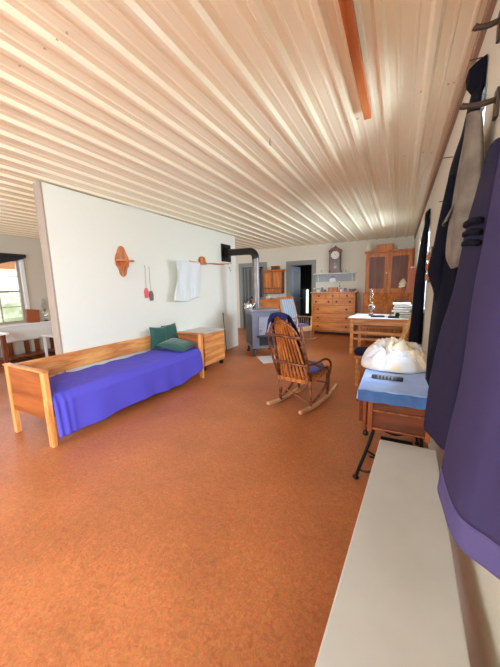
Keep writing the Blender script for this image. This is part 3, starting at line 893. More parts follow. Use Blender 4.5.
# ------------------------------------------------------------------ secretary wardrobe in the corner
wd = thing('cupboard_desk', 'tall dark oak cupboard desk with two panelled doors in the back corner', 'cupboard', (-.275, 8.45, 0))
w0, w1, fy = -.535, .545, -.25
bx('carcass', M['ward'], wd, w0, w1, fy+.02, .255, 1.16, 2.17)
bx('cornice', M['ward'], wd, w0-.03, w1+.012, fy-.03, .26, 2.17, 2.215, bevel=.008)
bx('base_cabinet', M['ward'], wd, w0-.03, w1+.012, fy-.16, .255, .06, .82)
bx('plinth', M['ward_panel'], wd, w0, w1, fy-.12, .25, 0, .06)
MB().prism([(fy-.16, .82), (fy+.02, 1.16), (.255, 1.16), (.255, .82)], 'yz', w0-.03, w1+.012).build('desk_flap', M['ward'], wd, bevel=.006)
for i in range(3): 
    d = bx('drawer', M['ward'], wd, w0+.02, w1-.02, fy-.175, fy-.16, .09+i*.24, .31+i*.24, bevel=.004)
    for kx in (-.32, .32): MB().lathe([(.008, 0), (.018, -.02), (.004, -.03)], (kx, fy-.175, .20+i*.24), 12, 'y').build('knob', M['brass'], d, smooth=True)
for (a, b, kx) in ((w0+.03, -.01, -.035), (.01, w1-.03, .035)):
    d = MB()
    z0, z1, t = 1.20, 2.14, .075
    d.box(a, a+t, fy, fy+.02, z0, z1).box(b-t, b, fy, fy+.02, z0, z1).box(a+t, b-t, fy, fy+.02, z0, z0+t).box(a+t, b-t, fy, fy+.02, z1-t, z1)
    do = d.build('door', M['ward'], wd, bevel=.004)
    bx('panel', M['ward_panel'], do, a+t, b-t, fy+.010, fy+.02, z0+t, z1-t, bevel=0)
    MB().lathe([(.008, 0), (.009, -.015), (.02, -.024), (.006, -.034)], (kx, fy, 1.66), 14, 'y').build('knob', M['cream'], do, smooth=True)
TZ = 2.215
fg = thing('jug', 'white pitcher with handle standing on the cupboard top at left', 'jug', (-.74, 8.36, TZ))
MB().lathe([(.06, 0), (.09, .03), (.095, .08), (.06, .14), (.045, .18), (.055, .225), (.05, .226)], n=22).build('body', M['cream'], fg, smooth=60)
MB().tube(spl([(.05, 0, .19), (.11, 0, .17), (.12, 0, .10), (.085, 0, .06)], 6), .009, 8).build('handle', M['cream'], fg, smooth=True)
wb = thing('wooden_chest', 'reddish wooden lidded box on the cupboard top', 'box', (-.385, 8.36, TZ))
bx('body', M['red'], wb, -.19, .19, -.10, .10, 0, .12); bx('lid', M['red'], wb, -.195, .195, -.105, .105, .12, .16)
bx('latch', M['brass'], wb, -.015, .015, -.112, -.105, .09, .14, bevel=0)
for i in range(4):
    p = MB().box(-.16, .16, -.11, .11, 0, .016).build('paper_bundle', M['paper']); p.location = (.07+.012*math.sin(i*2), 8.37, TZ+i*.0165); p.rotation_euler = (0, 0, R(4*math.sin(i*3)))
    tag(p, ['lowest paper bundle in the flat stack on the cupboard top', 'second paper bundle from the bottom in the stack on the cupboard', 'third paper bundle from the bottom in the stack on the cupboard', 'topmost paper bundle of the stack on the cupboard'][i], 'papers', 'paper bundles on the cupboard')

# ------------------------------------------------------------------ table with its things
tb = thing('table', 'pale pine table with low stretcher in front of the cupboard', 'table', (-.31, 6.46, 0), R(-4))
bx('tabletop', M['pine'], tb, -.54, .54, -.48, .48, .705, .74, bevel=.005)
for (a, b) in ((-.47, -.42), (.47, -.42), (.47, .42), (-.47, .42)): bx('leg', M['pine'], tb, a-.032, a+.032, b-.032, b+.032, 0, .705, bevel=.004)
bx('apron', M['pine'], tb, -.438, .438, -.44, -.418, .60, .705); bx('apron', M['pine'], tb, -.438, .438, .418, .44, .60, .705)
for sx in (-.47, .47): bx('apron', M['pine'], tb, sx-.012, sx+.012, -.388, .388, .60, .705)
bx('stretcher', M['pine'], tb, -.438, .438, -.435, -.405, .42, .475)
bx('stretcher', M['pine'], tb, -.438, .438, .405, .435, .42, .475)
bx('lower_rail', M['pine'], tb, -.438, .438, -.435, -.405, .30, .34)
cl = MB().grid(lambda u, v: (-.545+u*1.09, -.49+v*.9, .743+.003*noise.noise(Vector((u*6, v*6, 0)))-(.0)), 30, 24).build('table_cloth', M['linen'], solid=.004)
cl.location = (-.31, 6.46, 0); cl.rotation_euler = (0, 0, R(-4)); tag(cl, 'thin white cloth lying on the pine table top', 'tablecloth')
TT = .7475
lm = thing('oil_lamp', 'tall clear glass oil lamp standing on the pine table', 'lamp', (-.50, 6.50, TT)); oil_lamp(lm, 1.08)
b1 = MB().box(-.12, .12, -.08, .08, 0, .03).build('book', mat('dark cover', (30, 40, 52), .5), bevel=.004); b1.location = (-.36, 6.22, TT+.001); b1.rotation_euler = (0, 0, R(12)); tag(b1, 'thick black book lying flat on the table beside the oil lamp', 'book')
tn = thing('reel_gadget', 'black desk gadget with round knobs near the table front', 'gadget', (-.04, 6.12, TT+.001))
bx('base', M['black'], tn, -.13, .06, -.04, .04, 0, .035, bevel=.008)
MB().lathe([(.035, -.03), (.04, -.02), (.04, .02), (.035, .03)], (.03, 0, .06), 18, 'y').build('reel', M['black'], tn, smooth=40)
MB().lathe([(.02, 0), (.02, .03)], (-.09, 0, .035), 14).build('knob', M['brass'], tn, smooth=40)
fb = thing('oval_tray', 'dark brown oval tray leaning at the back of the table', 'tray', (-.02, 6.78, TT+.012), R(-20))
ov = MB().prism([(.17*math.cos(a), .20+.20*math.sin(a)) for a in [2*PI*i/36 for i in range(36)]], 'xz', -.008, .008).build('plate', M['clock'], fb, bevel=.004); ov.rotation_euler = (R(-14), R(16), 0)
for i in range(6):
    p = MB().grid(lambda u, v, i=i: (-.15+.30*u, -.11+.22*v, .018*(1+.4*noise.noise(Vector((u*3, v*3, i))))), 8, 8).build('paper_stack', M['paper'], solid=.03)
    p.location = (.07+.02*math.sin(i*2.1), 6.35+.02*math.cos(i*1.7), TT+.012+i*.046); p.rotation_euler = (0, 0, R(8*math.sin(i*2.6)))
    tag(p, ['bottom', 'second lowest', 'third lowest', 'third highest', 'second highest', 'top'][i]+' layer in the pile of white papers on the table', 'papers', 'paper piles on the table')

# bench with blue folded cloth beyond the table rail
bn = thing('low_bench', 'low pine bench behind the table stretcher holding folded blue cloths', 'bench', (-.35, 7.35, 0))
bx('seat', M['pine'], bn, -.35, .35, -.14, .14, .40, .43)
for sx in (-.3, .3): bx('leg', M['pine'], bn, sx-.02, sx+.02, -.12, .12, 0, .40)
for i, (x, c) in enumerate(((-.16, M['cush']), (.08, M['quilt']))):
    o = MB().blob((0, 0, .05), .12, .10, .05, i*3, .15, 3, 3, .7).build('folded_cloth', c, smooth=True); o.location = (-.35+x, 7.33, .43)
    tag(o, ['violet blue folded cloth on the low bench behind the table', 'light blue folded cloth on the low bench behind the table'][i], 'cloth', 'folded cloths on the low bench')

# slat back chair at the table end
sc_ = thing('chair', 'pale pine slat back chair tilted beside the right wall by the table', 'chair', (-.08, 5.12, 0), R(-4))
bx('seat', M['pine_y'], sc_, -.22, .15, -.19, .19, .42, .45, bevel=.006)
for (a, b) in ((-.2, -.17), (-.2, .17)): bx('leg', M['pine_y'], sc_, a-.016, a+.016, b-.016, b+.016, 0, .42)
for b in (-.17, .17):
    MB().bar((.13, b, 0), (.12, b, .45), .03, .035).build('leg', M['pine_y'], sc_, bevel=.003)
    MB().bar((.12, b, .45), (.30, b, .93), .03, .04).build('back_post', M['pine_y'], sc_, bevel=.003)
for z in (.56, .70, .84):
    t = (z-.45)/.48
    MB().bar((.12+.18*t, -.155, z), (.12+.18*t, .155, z), .014, .05).build('back_slat', M['pine_y'], sc_, bevel=.002)
sc_.rotation_euler = (0, 0, 0)

# ------------------------------------------------------------------ treadle sewing machine cabinet
sm = thing('sewing_cabinet', 'treadle sewing machine cabinet of dark mahogany on black iron legs', 'sewing cabinet', (.02, 1.95, 0))
bx('end_panel', M['mahog'], sm, -.16, .165, .012, .03, .45, .70, bevel=.002)
for (x, w) in ((-.195, .022), (-.165, .03), (.165, .03)): bx('stile', M['mahog_z'], sm, x, x+w, -.004, .035, .43, .705, bevel=.005)
bx('rail', M['mahog_z'], sm, -.135, .165, -.002, .03, .45, .465, bevel=.004)
bx('rail', M['mahog_z'], sm, -.135, .165, -.002, .03, .575, .59, bevel=.005)
bx('body', M['mahog'], sm, -.195, .20, .03, .86, .46, .705, bevel=.003)
for i, y in enumerate((.05, .62)):
    d = bx('drawer', M['mahog'], sm, -.225, -.195, y, y+.20, .47, .69, bevel=.004)
    MB().lathe([(.006, 0), (.007, -.014), (.014, -.022), (.004, -.03)], (-.225, y+.10, .585), 12, 'x').build('knob', M['black'], d, smooth=True)
bx('tabletop', M['mahog'], sm, -.215, .22, -.01, .88, .705, .725)
for y in (.09, .78):
    lg = MB()
    for (x0, x1, xt) in ((-.05, -.235, -.12), (.10, .19, .14)):
        lg.tube(spl([(xt, y, .46), (xt-.015*(1 if x1 < 0 else -1), y, .38), ((xt+x1)/2, y, .22), (x1*.92, y, .09), (x1, y, .018)], 7), .012, 8)
        lg.tube(spl([((xt+x1)/2+.01, y, .24), (x0, y, .17), (.5*(x0+x1), y, .085), (x1*.95, y, .08)], 6), .008, 8)
        lg.blob((x1, y, .018), .024, .02, .018, 0, 0, 1, 2)
    lg.tube([(-.15, y, .20), (.15, y, .20)], .008, 8)
    lg.build('iron_leg', M['black'], sm, smooth=True)
MB().bar((-.10, .05, .13), (.12, .05, .13), .0, .0) if False else None
bx('treadle', M['black'], sm, -.10, .14, .28, .62, .09, .105, bevel=.004)
MB().lathe([(.14, -.01), (.15, -.006), (.15, .006), (.14, .01)], (.0, .70, .24), 28, 'y').build('flywheel', M['black'], sm, smooth=40)
MB().lathe([(.006, 0), (.016, -.012), (.018, -.03), (.006, -.036)], (-.175, .0, .44), 12, 'z').build('pendant', M['black'], sm, smooth=True)


def cover():
    x0, x1, yA, yB = -.225, .232, -.03, .90
    mb = MB()
    def f(u, v):
        # u across: left drop, top, right drop ; v along y incl. front drop
        y = yA+(yB-yA)*max(0, (v-.12)/.88); drop = 0
        z = .7305+.003*noise.noise(Vector((u*6, v*9, 0)))
        dz = 0
        if v < .12:
            t = (.12-v)/.12; dz = .07*t; y -= .006*t+.004*math.sin(u*30)*t
        if u < .12:
            t = (.12-u)/.12; x = x0-.006*t; dz = max(dz, .06*t)
        elif u > .88:
            t = (u-.88)/.12; x = x1+.006*t; dz = max(dz, .05*t)
        else: x = x0+(x1-x0)*(u-.12)/.76
        z -= dz
        return (x, y, z)
    mb.grid(f, 40, 60)
    o = mb.build('machine_cover', M['quilt'], smooth=40, solid=.006)
    o.location = (.02, 1.95, .002)
    tag(o, 'light blue cloth cover draped over the sewing cabinet top', 'cloth cover')
    hb = MB().grid(lambda u, v: (x0+(x1-x0)*u, yA-.0125-.002*math.sin(u*30+1), .726-.072*v+.002*math.sin(u*23)), 60, 4).build('front_border', M['quilt_edge'], o, solid=.004)
    hb['label'] = 'darker denim blue border'


cover()
gd_ = thing('desk_gadget', 'slim black and grey gadget lying on the blue machine cover', 'gadget', (-.045, 2.165, .739), R(-6))
bx('body', mat('gunmetal', (70, 72, 80), .35, metal=.5), gd_, -.10, .10, -.018, .018, 0, .022, bevel=.006)
for i in range(5): bx('band', M['greytin'], gd_, -.06+i*.022, -.05+i*.022, -.0195, .0195, .002, .0235, bevel=0)
bx('end_cap', M['black'], gd_, .06, .10, -.02, .02, 0, .024, bevel=.006)


def heap(name, label, m, cx, cy, rx, ry, hz, z0, seed, grp):
    mb = MB()
    def f(u, v):
        a = u*2*PI; r = v
        wob = 1+.10*noise.noise(Vector((math.cos(a)*1.6+seed, math.sin(a)*1.6, 0)))
        x = cx+rx*r*wob*math.copysign(abs(math.cos(a))**.8, math.cos(a)); y = cy+ry*r*wob*math.copysign(abs(math.sin(a))**.8, math.sin(a))
        p = Vector((x*7+seed, y*7, seed))
        w = Vector((noise.noise(p), noise.noise(p+Vector((9, 2, 5))), 0))*.9
        rid = 1-abs(noise.noise(p*1.1+w))*2.6
        rid2 = 1-abs(noise.noise(p*2.4+w*1.5+Vector((4, 1, 0))))*2.4
        prof = (1-r**2.4)**.62 if r < 1 else 0
        rid3 = 1-abs(noise.noise(p*5.2+w*2))*2.2
        z = z0+hz*prof*(.64+.26*rid+.19*rid2+.07*rid3)
        return (x, y, max(z, z0))
    mb.grid(f, 170, 70)
    bmesh.ops.remove_doubles(mb.bm, verts=mb.bm.verts, dist=.0004)
    o = mb.build(name, m, smooth=True, solid=.004)
    return tag(o, label, 'cloth', grp)


heap('linen_heap', 'crumpled white and cream cloth piled on the far half of the sewing cabinet', mat('white and cream linen', (226, 208, 180), 1, (214, 216, 222), 5, bump=.5, bscale=22, lo=.42, hi=.52), -.012, 2.62, .262, .28, .195, .741, 3.3, None)

so = thing('stool', 'low stool with dark blue cushion beyond the sewing cabinet', 'stool', (-.34, 4.25, 0))
bx('seat', M['pine'], so, -.17, .17, -.17, .17, .40, .43)
for (a, b) in ((-.13, -.13), (.13, -.13), (.13, .13), (-.13, .13)): bx('leg', M['pine'], so, a-.018, a+.018, b-.018, b+.018, 0, .40)
o = MB().blob((0, 0, .04), .18, .18, .04, 2, .1, 3, 3, .6).build('cushion', M['navycl'], smooth=True); o.location = (-.34, 4.25, .43); tag(o, 'dark blue cushion on the low stool', 'cushion')

# ------------------------------------------------------------------ cream bench
be = thing('bench', 'long cream painted wooden bench along the right wall', 'bench', (0, 0, 0))
bpoly = [(-.228, -.6), (-.063, 1.90), (.240, 1.90), (.180, -.6)]
MB().prism(bpoly, 'xy', .385, .42).build('seat_board', M['bench'], be, bevel=.006)
MB().prism([(-.212, -.58), (-.05, 1.88), (-.03, 1.88), (-.192, -.58)], 'xy', .30, .385).build('apron', M['bench'], be)
MB().prism([(.15, -.58), (.207, 1.88), (.227, 1.88), (.17, -.58)], 'xy', .30, .385).build('apron', M['bench'], be)
for (y, xa, xb) in ((-.4, -.18, .15), (.75, -.105, .18), (1.74, -.03, .20)): bx('leg', M['bench'], be, xa, xb, y, y+.03, 0, .385, bevel=.003)


# ------------------------------------------------------------------ clothes on the right wall
def garment(mb, lev, nf, amp, seed, nz=48, n=72, cap=True):
    """lev: (z, xc, yc, ax, ay) from top to bottom; a hanging shell with folds, kept in front of the wall"""
    Rg = []
    P = [Vector((l[0], l[1], l[2])) for l in lev]; Q = [Vector((l[3], l[4], 0)) for l in lev]
    m = max(2, nz//(len(lev)-1))
    A = spl(P, m); B = spl(Q, m); N = len(A)
    for i in range(N):
        t = i/(N-1); z, xc, yc = A[i]; ax, ay = max(B[i].x, .008), max(B[i].y, .008)
        ring = []
        for k in range(n):
            a = 2*PI*k/n
            w = 1+amp*(.25+.75*t)*math.sin(nf*a+seed+1.2*math.sin(t*2+seed))+.04*noise.noise(Vector((math.cos(a)*2, math.sin(a)*2, t*5+seed)))
            x = xc+ax*math.cos(a)*w; y = yc+ay*math.sin(a)*w
            x = min(x, XR-.006)
            ring.append((x, y, z+.008*math.sin(2*a+seed)*t))
        Rg.append(ring)
    mb.rings(Rg, cap0=cap, cap1=False)
    return Rg


def hook(name, label, y, z, reach, group, m=None):
    o = thing(name, label, 'hook', (XR, y, z), group=group)
    MB().tube(spl([(-.012, 0, -.004), (-reach*.5, 0, -.008), (-reach*.9, 0, -.002), (-reach, 0, .003)], 6), [.010]*12+[.011]*4+[.012]*2+[.008], 10).build('arm', m or M['hook'], o, smooth=True)
    MB().box(-.012, 0, -.02, .02, -.07, .03).build('plate', m or M['hook'], o, bevel=.003)
    return o


hook('coat_hook', 'brown wall hook without clothes high by the frame edge', 1.54, 2.355, .085, 'brown coat hooks on the right wall')
hook('coat_hook', 'brown wall hook holding the taupe garment', 1.475, 2.06, .115, 'brown coat hooks on the right wall')
for (y, z, lab) in ((1.78, 2.375, 'wire nail above the navy coat collar'), (2.64, 2.27, 'bare wire nail on right wall, higher of the two'), (2.68, 1.985, 'bare wire nail on right wall, lower of the two')):
    o = MB().tube([(XR-.06, y, z+.004), (XR, y, z)], .003, 6).build('nail', M['hook']); tag(o, lab, 'nail', 'wire nails in the right wall')

# purple dress nearest the camera
d1 = thing('dress', 'purple dress nearest the camera with broad hem, hanging on the right wall', 'dress', (XR, 1.0, 2.0))
T1 = Matrix.Translation((-XR, -1.0, -2.0))
def shift(mb, ox, oy, oz): bmesh.ops.translate(mb.bm, verts=mb.bm.verts, vec=(ox, oy, oz))
LV1 = [(2.02, .262, .95, .02, .06), (1.9, .262, .96, .03, .15), (1.68, .258, .97, .045, .16), (1.5, .255, .97, .056, .17), (1.35, .252, .97, .064, .18),
       (1.1, .246, .96, .072, .19), (.95, .24, .96, .080, .195), (.84, .237, .955, .088, .20), (.735, .234, .955, .092, .207)]
t_ = MB(); RG = garment(t_, LV1, 5, .05, .5, nz=64); t_.bm.free()
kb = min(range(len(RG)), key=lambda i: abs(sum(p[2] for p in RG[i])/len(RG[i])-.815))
g = MB(); g.rings(RG[:kb+1], True, False); shift(g, -XR, -1.0, -2.0)
g.build('skirt', M['purple'], d1, smooth=True, solid=.004)
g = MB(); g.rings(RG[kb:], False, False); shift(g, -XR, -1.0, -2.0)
hm = g.build('hem_lit_through', M['purple_lit_through'], d1, smooth=True, solid=.004)
hm['label'] = 'purple hem band coloured lighter as if lit through'

d2 = thing('dress', 'dark plum dress hanging second, behind the purple one', 'dress', (XR, 1.33, 1.9))
LV2 = [(1.85, .265, 1.33, .015, .06), (1.72, .262, 1.33, .03, .14), (1.62, .258, 1.33, .045, .16), (1.48, .255, 1.33, .055, .16), (1.35, .25, 1.33, .065, .17), (1.2, .243, 1.34, .085, .165), (.98, .235, 1.35, .098, .165), (.79, .228, 1.36, .10, .165)]
g = MB(); garment(g, LV2, 6, .06, 2.2); shift(g, -XR, -1.33, -1.9)
g.build('skirt', M['plum'], d2, smooth=True, solid=.004)
g = MB()
for i in range(3):
    z = 1.60-i*.034
    g.tube(spl([(-.075, -.15, z-1.9-.012), (-.085, -.07, z-1.9), (-.085, .02, z-1.9+.004), (-.07, .08, z-1.9+.006)], 5), .011, 6)
shift(g, 0, 0, 0)
g.build('pleats', M['navy'], d2, smooth=True)

v = thing('shirt', 'thin taupe garment hanging from the brown hook, over the navy coat', 'shirt', (XR, 1.50, 2.05))
LV3 = [(2.035, .215, 1.50, .016, .02), (2.005, .232, 1.56, .022, .11), (1.88, .236, 1.57, .036, .12), (1.76, .238, 1.575, .046, .125), (1.62, .238, 1.58, .056, .12), (1.52, .238, 1.58, .056, .12), (1.465, .243, 1.60, .038, .08)]
g = MB(); garment(g, LV3, 6, .08, 4.2); shift(g, -XR, -1.5, -2.05)
g.build('body', M['vest'], v, smooth=True, solid=.003)
g = MB(); g.grid(lambda a, b: (-.080-.045*b+.006*math.sin(a*7), .06+.10*a, -.28-.10*b-.02*a), 10, 8); g.build('collar_flap', M['vest'], v, smooth=True, solid=.004)

nc = thing('coat', 'black navy coat hanging before the near window with pointed collar', 'coat', (XR, 1.80, 2.36))
LV4 = [(2.35, .275, 1.79, .008, .015), (2.31, .272, 1.79, .010, .03), (2.285, .27, 1.80, .012, .06), (2.22, .268, 1.83, .018, .12), (2.12, .262, 1.86, .025, .15), (1.97, .248, 1.88, .048, .17), (1.86, .245, 1.88, .052, .18), (1.76, .24, 1.87, .056, .19),
       (1.55, .235, 1.86, .062, .19), (1.35, .232, 1.84, .062, .19), (1.1, .228, 1.82, .068, .19), (.85, .226, 1.82, .066, .19)]
g = MB(); garment(g, LV4, 5, .05, 1.1); shift(g, -XR, -1.80, -2.36)
g.build('body', M['navy'], nc, smooth=True, solid=.004)
g = MB(); g.prism([(.286, 2.356), (.25, 2.338), (.222, 2.312), (.228, 2.27), (.25, 2.238), (.284, 2.22)], 'xz', 1.72, 1.80); shift(g, -XR, -1.80, -2.36)
g.build('collar', M['navy'], nc, bevel=.006)
# sleeve bent out and a second fold of cloth lower down
g = MB()
pts = spl([(.215, 1.78, 1.90), (.195, 1.77, 1.72), (.18, 1.76, 1.56), (.165, 1.75, 1.46), (.185, 1.75, 1.38), (.20, 1.76, 1.30)], 7)
g.tube(pts, [.03+.012*math.sin(i/len(pts)*PI) for i in range(len(pts))], 12); shift(g, -XR, -1.80, -2.36)
g.build('sleeve', M['navy'], nc, smooth=True)
g = MB()
pts = spl([(.215, 1.70, 1.22), (.20, 1.69, 1.1), (.19, 1.69, .98), (.192, 1.69, .90), (.21, 1.70, .86)], 7)
g.tube(pts, [.03+.016*math.sin(i/len(pts)*PI) for i in range(len(pts))], 12); shift(g, -XR, -1.80, -2.36)
g.build('sleeve', M['navy'], nc, smooth=True)

fcx = thing('coat', 'black navy coat hanging far along the right wall by the picture rack', 'coat', (XR, 4.3, 2.28))
LV5 = [(2.27, .278, 4.28, .006, .02), (2.23, .262, 4.28, .022, .06), (2.18, .258, 4.3, .022, .12), (2.1, .262, 4.32, .024, .14), (1.95, .25, 4.32, .036, .17), (1.7, .24, 4.32, .046, .19), (1.5, .232, 4.32, .055, .20), (1.2, .225, 4.32, .061, .21), (.85, .218, 4.32, .068, .21), (.62, .215, 4.32, .070, .21)]
g = MB(); garment(g, LV5, 5, .05, 3.1); shift(g, -XR, -4.3, -2.28)
g.build('body', M['navy'], fcx, smooth=True, solid=.004)

pr_ = thing('wall_rack', 'small brown wooden rack with white cards on the right wall', 'rack', (XR, 3.66, 1.40))
bx('back_board', M['clock'], pr_, -.012, 0, 0, .28, 0, .37)
for z in (.02, .13, .24): bx('pocket', M['red'], pr_, -.035, -.022, 0, .28, z, z+.07)
for z in (.03, .14, .25): bx('card', M['paper'], pr_, -.022, -.012, .03, .25, z, z+.10, bevel=0)

wp = thing('letter_holder', 'orange brown wooden letter holder on the right wall by the cupboard', 'letter holder', (XR, 6.98, 1.19))
MB().prism([(0, 0), (-.19, 0), (-.15, .20), (-.15, .50), (0, .52)], 'xz', 0, .03).build('side_panel', M['rust'], wp, bevel=.003)
MB().prism([(0, 0), (-.19, 0), (-.15, .20), (-.15, .50), (0, .52)], 'xz', .27, .30).build('side_panel', M['rust'], wp, bevel=.003)
bx('back_board', M['rust'], wp, -.012, 0, .03, .27, 0, .52); bx('bottom', M['rust'], wp, -.19, -.012, .03, .27, 0, .015)
bx('front_panel', M['rust'], wp, -.19, -.175, .03, .27, .015, .20)
for i in range(4):
    o = MB().box(-.14, .0, -.004, .004, 0, .045).build('envelope', mat('buff paper', (206, 186, 150), .8) if i == 0 else bpy.data.materials['buff paper']); o.location = (.125-i*.006, 7.02+i*.04, 1.32+i*.012); o.rotation_euler = (0, R(-8+22*i), 0)
    tag(o, ['front', 'second', 'third', 'rearmost'][i]+' pale envelope fanned out of the letter holder', 'envelope', 'envelopes in the letter holder')
pc = MB().box(XR-.10, XR-.02, 7.05, 7.22, 1.206, 1.73).build('card_bundle', M['paper']); tag(pc, 'bundle of tall white cards standing inside the letter holder', 'cards')

# ------------------------------------------------------------------ back wall, left of the doorway
hc = thing('wall_cabinet', 'small oak wall cabinet with two arched doors left of the back doorway', 'cabinet', (-3.53, YB, 1.17))
bx('case', M['ward_panel'], hc, -.31, .31, -.22, 0, 0, .68)
bx('cornice', M['red'], hc, -.345, .345, -.26, 0, .68, .73, bevel=.01)
for (a, b, kx) in ((-.305, -.009, -.035), (.009, .305, .035)):
    d = bx('door', M['red'], hc, a, b, -.24, -.22, .17, .665, bevel=.004)
    c_ = (a+b)/2
    MB().prism([(c_-.085, .21), (c_+.085, .21), (c_+.085, .55), (c_+.05, .61), (c_, .63), (c_-.05, .61), (c_-.085, .55)], 'xz', -.252, -.24).build('panel', M['dresser_z'], d, bevel=.008)
    MB().lathe([(.006, 0), (.012, -.015), (.003, -.022)], (kx, -.24, .42), 10, 'y').build('knob', M['black'], d, smooth=True)
bx('drawer', M['red'], hc, -.29, .29, -.232, -.22, .02, .15, bevel=.004)
tbx = thing('wooden_box', 'little brown wooden box on top of the small wall cabinet', 'box', (-3.47, 8.60, 1.90))
bx('body', M['clock'], tbx, -.12, .12, -.07, .07, 0, .09); bx('lid', M['clock'], tbx, -.125, .125, -.075, .075, .09, .115)

lw = thing('low_dresser', 'low orange pine chest of drawers below the small wall cabinet', 'chest', (-3.68, 8.47, 0))
bx('case', M['dresser_z'], lw, -.46, .46, -.22, .22, .04, .985); bx('top', M['dresser'], lw, -.48, .48, -.245, .235, .985, 1.01); bx('plinth', M['dresser'], lw, -.44, .44, -.2, .2, 0, .04)
for i in range(4):
    d = bx('drawer', M['dresser'], lw, -.44, .44, -.235, -.22, .06+i*.23, .275+i*.23, bevel=.004)
    for kx in (-.28, .28): MB().lathe([(.007, 0), (.016, -.02), (.004, -.028)], (kx, -.235, .168+i*.23), 12, 'y').build('knob', M['red'], d, smooth=True)
for i, (x, h, m, lab) in enumerate(((-.30, .06, 'greytin', 'dark squat pot at the left of the low chest top'), (-.12, .05, 'quilt', 'pale blue dish on the low chest top'), (.06, .08, 'white', 'white bowl on the low chest top'), (.26, .07, 'cream', 'cream bowl at the right of the low chest top'))):
    o = thing('bowl', lab, 'bowl', (-3.68+x, 8.36, 1.01), group='dishes on the low chest')
    MB().lathe([(.04, 0), (.07, .02), (.085, h), (.078, h), (.062, .025), (.01, .012)], n=20).build('dish', M[m], o, smooth=50)

# door leaf opened into the dark room; dark cabinet before a bright window with glowing pane
dl = thing('door_leaf', 'blue grey panelled door standing open inside the back doorway', 'door', (-3.02, YB+.16, 0), R(85))
bx('slab', M['doorleaf'], dl, 0, .66, 0, .035, .01, 2.0)
for (a, b) in ((.15, .9), (1.05, 1.85)): bx('panel', M['greytrim'], dl, .10, .56, -.006, 0, a, b, bevel=.004)
MB().lathe([(.01, 0), (.01, -.03), (.026, -.045), (.022, -.06), (.004, -.065)], (.60, 0, .98), 14, 'y').build('knob', M['brass'], dl, smooth=True)
dc = thing('dark_cabinet', 'dark tall cabinet standing in the room behind the doorway', 'cabinet', (-3.05, 9.95, 0))
bx('case', M['shade'], dc, -.12, .11, -.2, .2, 0, 1.24); bx('top', M['shade'], dc, -.13, .12, -.21, .21, 1.24, 1.265)
gw = struct(MB().box(-3.9, -3.2, y1-.03, y1-.002, .30, 1.24).build('window_5', mat('sunlit garden glass', (226, 236, 214), .3, emit=1.3)))
bx('frame', M['shade'], gw, -3.57, -3.54, y1-.05, y1-.03, .30, 1.24)

# grey door leaf and hanging things in the left doorway
gdz = thing('door_leaf', 'dark grey plank door half open in the left back doorway', 'door', (-4.69, YB+.1, 0), R(28))
bx('slab', M['greytrim'], gdz, 0, .62, 0, .035, .01, 2.02)
for i in range(5): bx('batten', mat('grey plank paint', (104, 104, 106), .5) if i == 0 else bpy.data.materials['grey plank paint'], gdz, .03+i*.12, .10+i*.12, -.01, 0, .05, 1.98, bevel=.002)
bc = thing('coat', 'blue grey coat hanging low in the left back doorway', 'coat', (-4.35, YB-.05, 1.1))
g = MB()
Rg = []
for i in range(14):
    t = i/13; Rg.append([(.10*(.5+.7*t)*math.cos(a)*(1+.1*math.sin(5*a)), .045*math.sin(a)*(1+.1*math.sin(4*a)), -.02-.95*t) for a in [2*PI*k/28 for k in range(28)]])
g.rings(Rg, True, False); g.build('body', mat('slate blue cloth', (56, 70, 108), .85), bc, smooth=True, solid=.004)
MB().tube([(0, 0, -.03), (0, .0, .0), (0, .05, .01)], .004, 6).build('loop', M['wire'], bc)
sg = MB().box(-.03, .03, -.005, 0, -.035, .035).build('switch_plate', M['white']); sg.location = (-3.87, YB-.022, 1.55); tag(sg, 'small white switch plate on the grey door casing', 'switch')

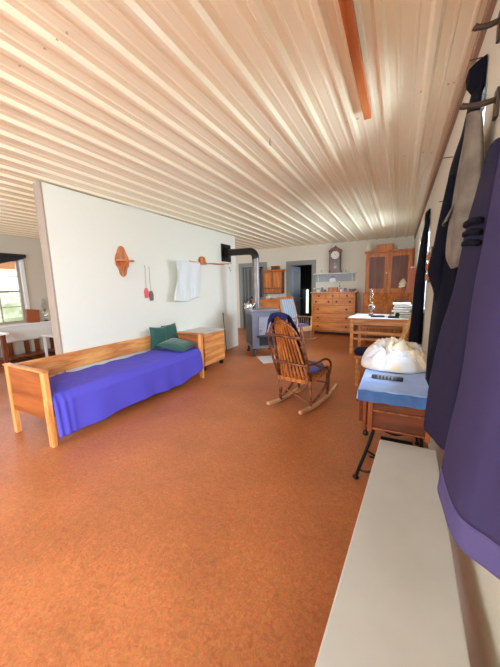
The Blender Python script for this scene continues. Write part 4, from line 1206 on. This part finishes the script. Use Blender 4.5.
# ------------------------------------------------------------------ far left room
area('back_room_light', (-2.2, y1-.1, 1.6), (-3.0, 9.2, 1.2), .6, .8, 6, SKY)  # added lamp in the back room, brightens the open door leaf
bl = thing('window_blind', 'dark blind rolled at the top of the far left window', 'blind', (XL+.05, 2.6, 2.16))
MB().tube([(.03, -.95, 0), (.03, .90, 0)], .035, 16).build('roller', M['shade'], bl, smooth=40)
MB().prism([(-.93, .0), (.88, .0), (.86, -.06), (.0, -.30), (-.93, -.34)], 'yz', .03, .038).build('fabric', M['shade'], bl)
fl2 = thing('oil_lamp', 'clear glass oil lamp on the far left window ledge', 'lamp', (XL+.065, 3.74, .745)); oil_lamp(fl2, 1.02)
rb = MB().box(-.03, .03, -.12, .12, 0, .28).build('book', M['rust'], bevel=.004); rb.location = (XL+.10, 3.46, .752); rb.rotation_euler = (R(-9), R(-12), 0); tag(rb, 'terracotta red book leaning on the ledge beside the glass lamp', 'book')


def plank_chair(name, label, loc, rz, group):
    o = thing(name, label, 'chair', loc, rz, group)
    m = M['clock']
    bx('seat', m, o, -.2, .2, -.2, .2, .40, .43)
    for (a, b) in ((-.18, -.18), (.18, -.18)): bx('leg', m, o, a-.02, a+.02, b-.02, b+.02, 0, .40)
    for a in (-.18, .18): bx('back_post', m, o, a-.025, a+.025, .16, .20, 0, .86)
    for z in (.56, .76): bx('back_rail', m, o, -.155, .155, .17, .19, z, z+.07)
    return o


tl = thing('table', 'white topped table in the far left room under the window', 'table', (-6.3, 1.94, 0))
bx('tabletop', M['white'], tl, -.5, .5, -.75, .50, .71, .74)
for (a, b) in ((-.44, -.68), (.44, -.68), (.44, .43), (-.44, .43)): bx('leg', M['clock'], tl, a-.03, a+.03, b-.03, b+.03, 0, .71)
sd = MB()
for i, y in enumerate((2.95, 3.25, 3.5, 3.75, 4.05)):
    pass
bnc = thing('slat_bench', 'dark brown slat back bench in front of the far left wall', 'bench', (-7.0, 3.35, 0))
bx('seat', M['clock'], bnc, -.035, .30, -.75, .75, .10, .13)
for y in (-.63, -.39, -.09, .11, .43): bx('back_slat', M['clock'], bnc, -.09, -.06, y-.045, y+.045, 0, .385, bevel=.003)
bx('back_rail', M['clock'], bnc, -.06, -.035, -.7, .7, .02, .08)
for y in (-.7, .7): bx('leg', M['clock'], bnc, .25, .29, y-.02, y+.02, 0, .10)
stl = thing('side_table', 'small white table beside the partition end in the far room', 'table', (-6.25, 3.53, 0))
bx('tabletop', M['white'], stl, -.3, .3, -.25, .25, .50, .53)
for (a, b) in ((-.25, -.2), (.25, -.2), (.25, .2), (-.25, .2)): bx('leg', M['white'], stl, a-.02, a+.02, b-.02, b+.02, 0, .50)
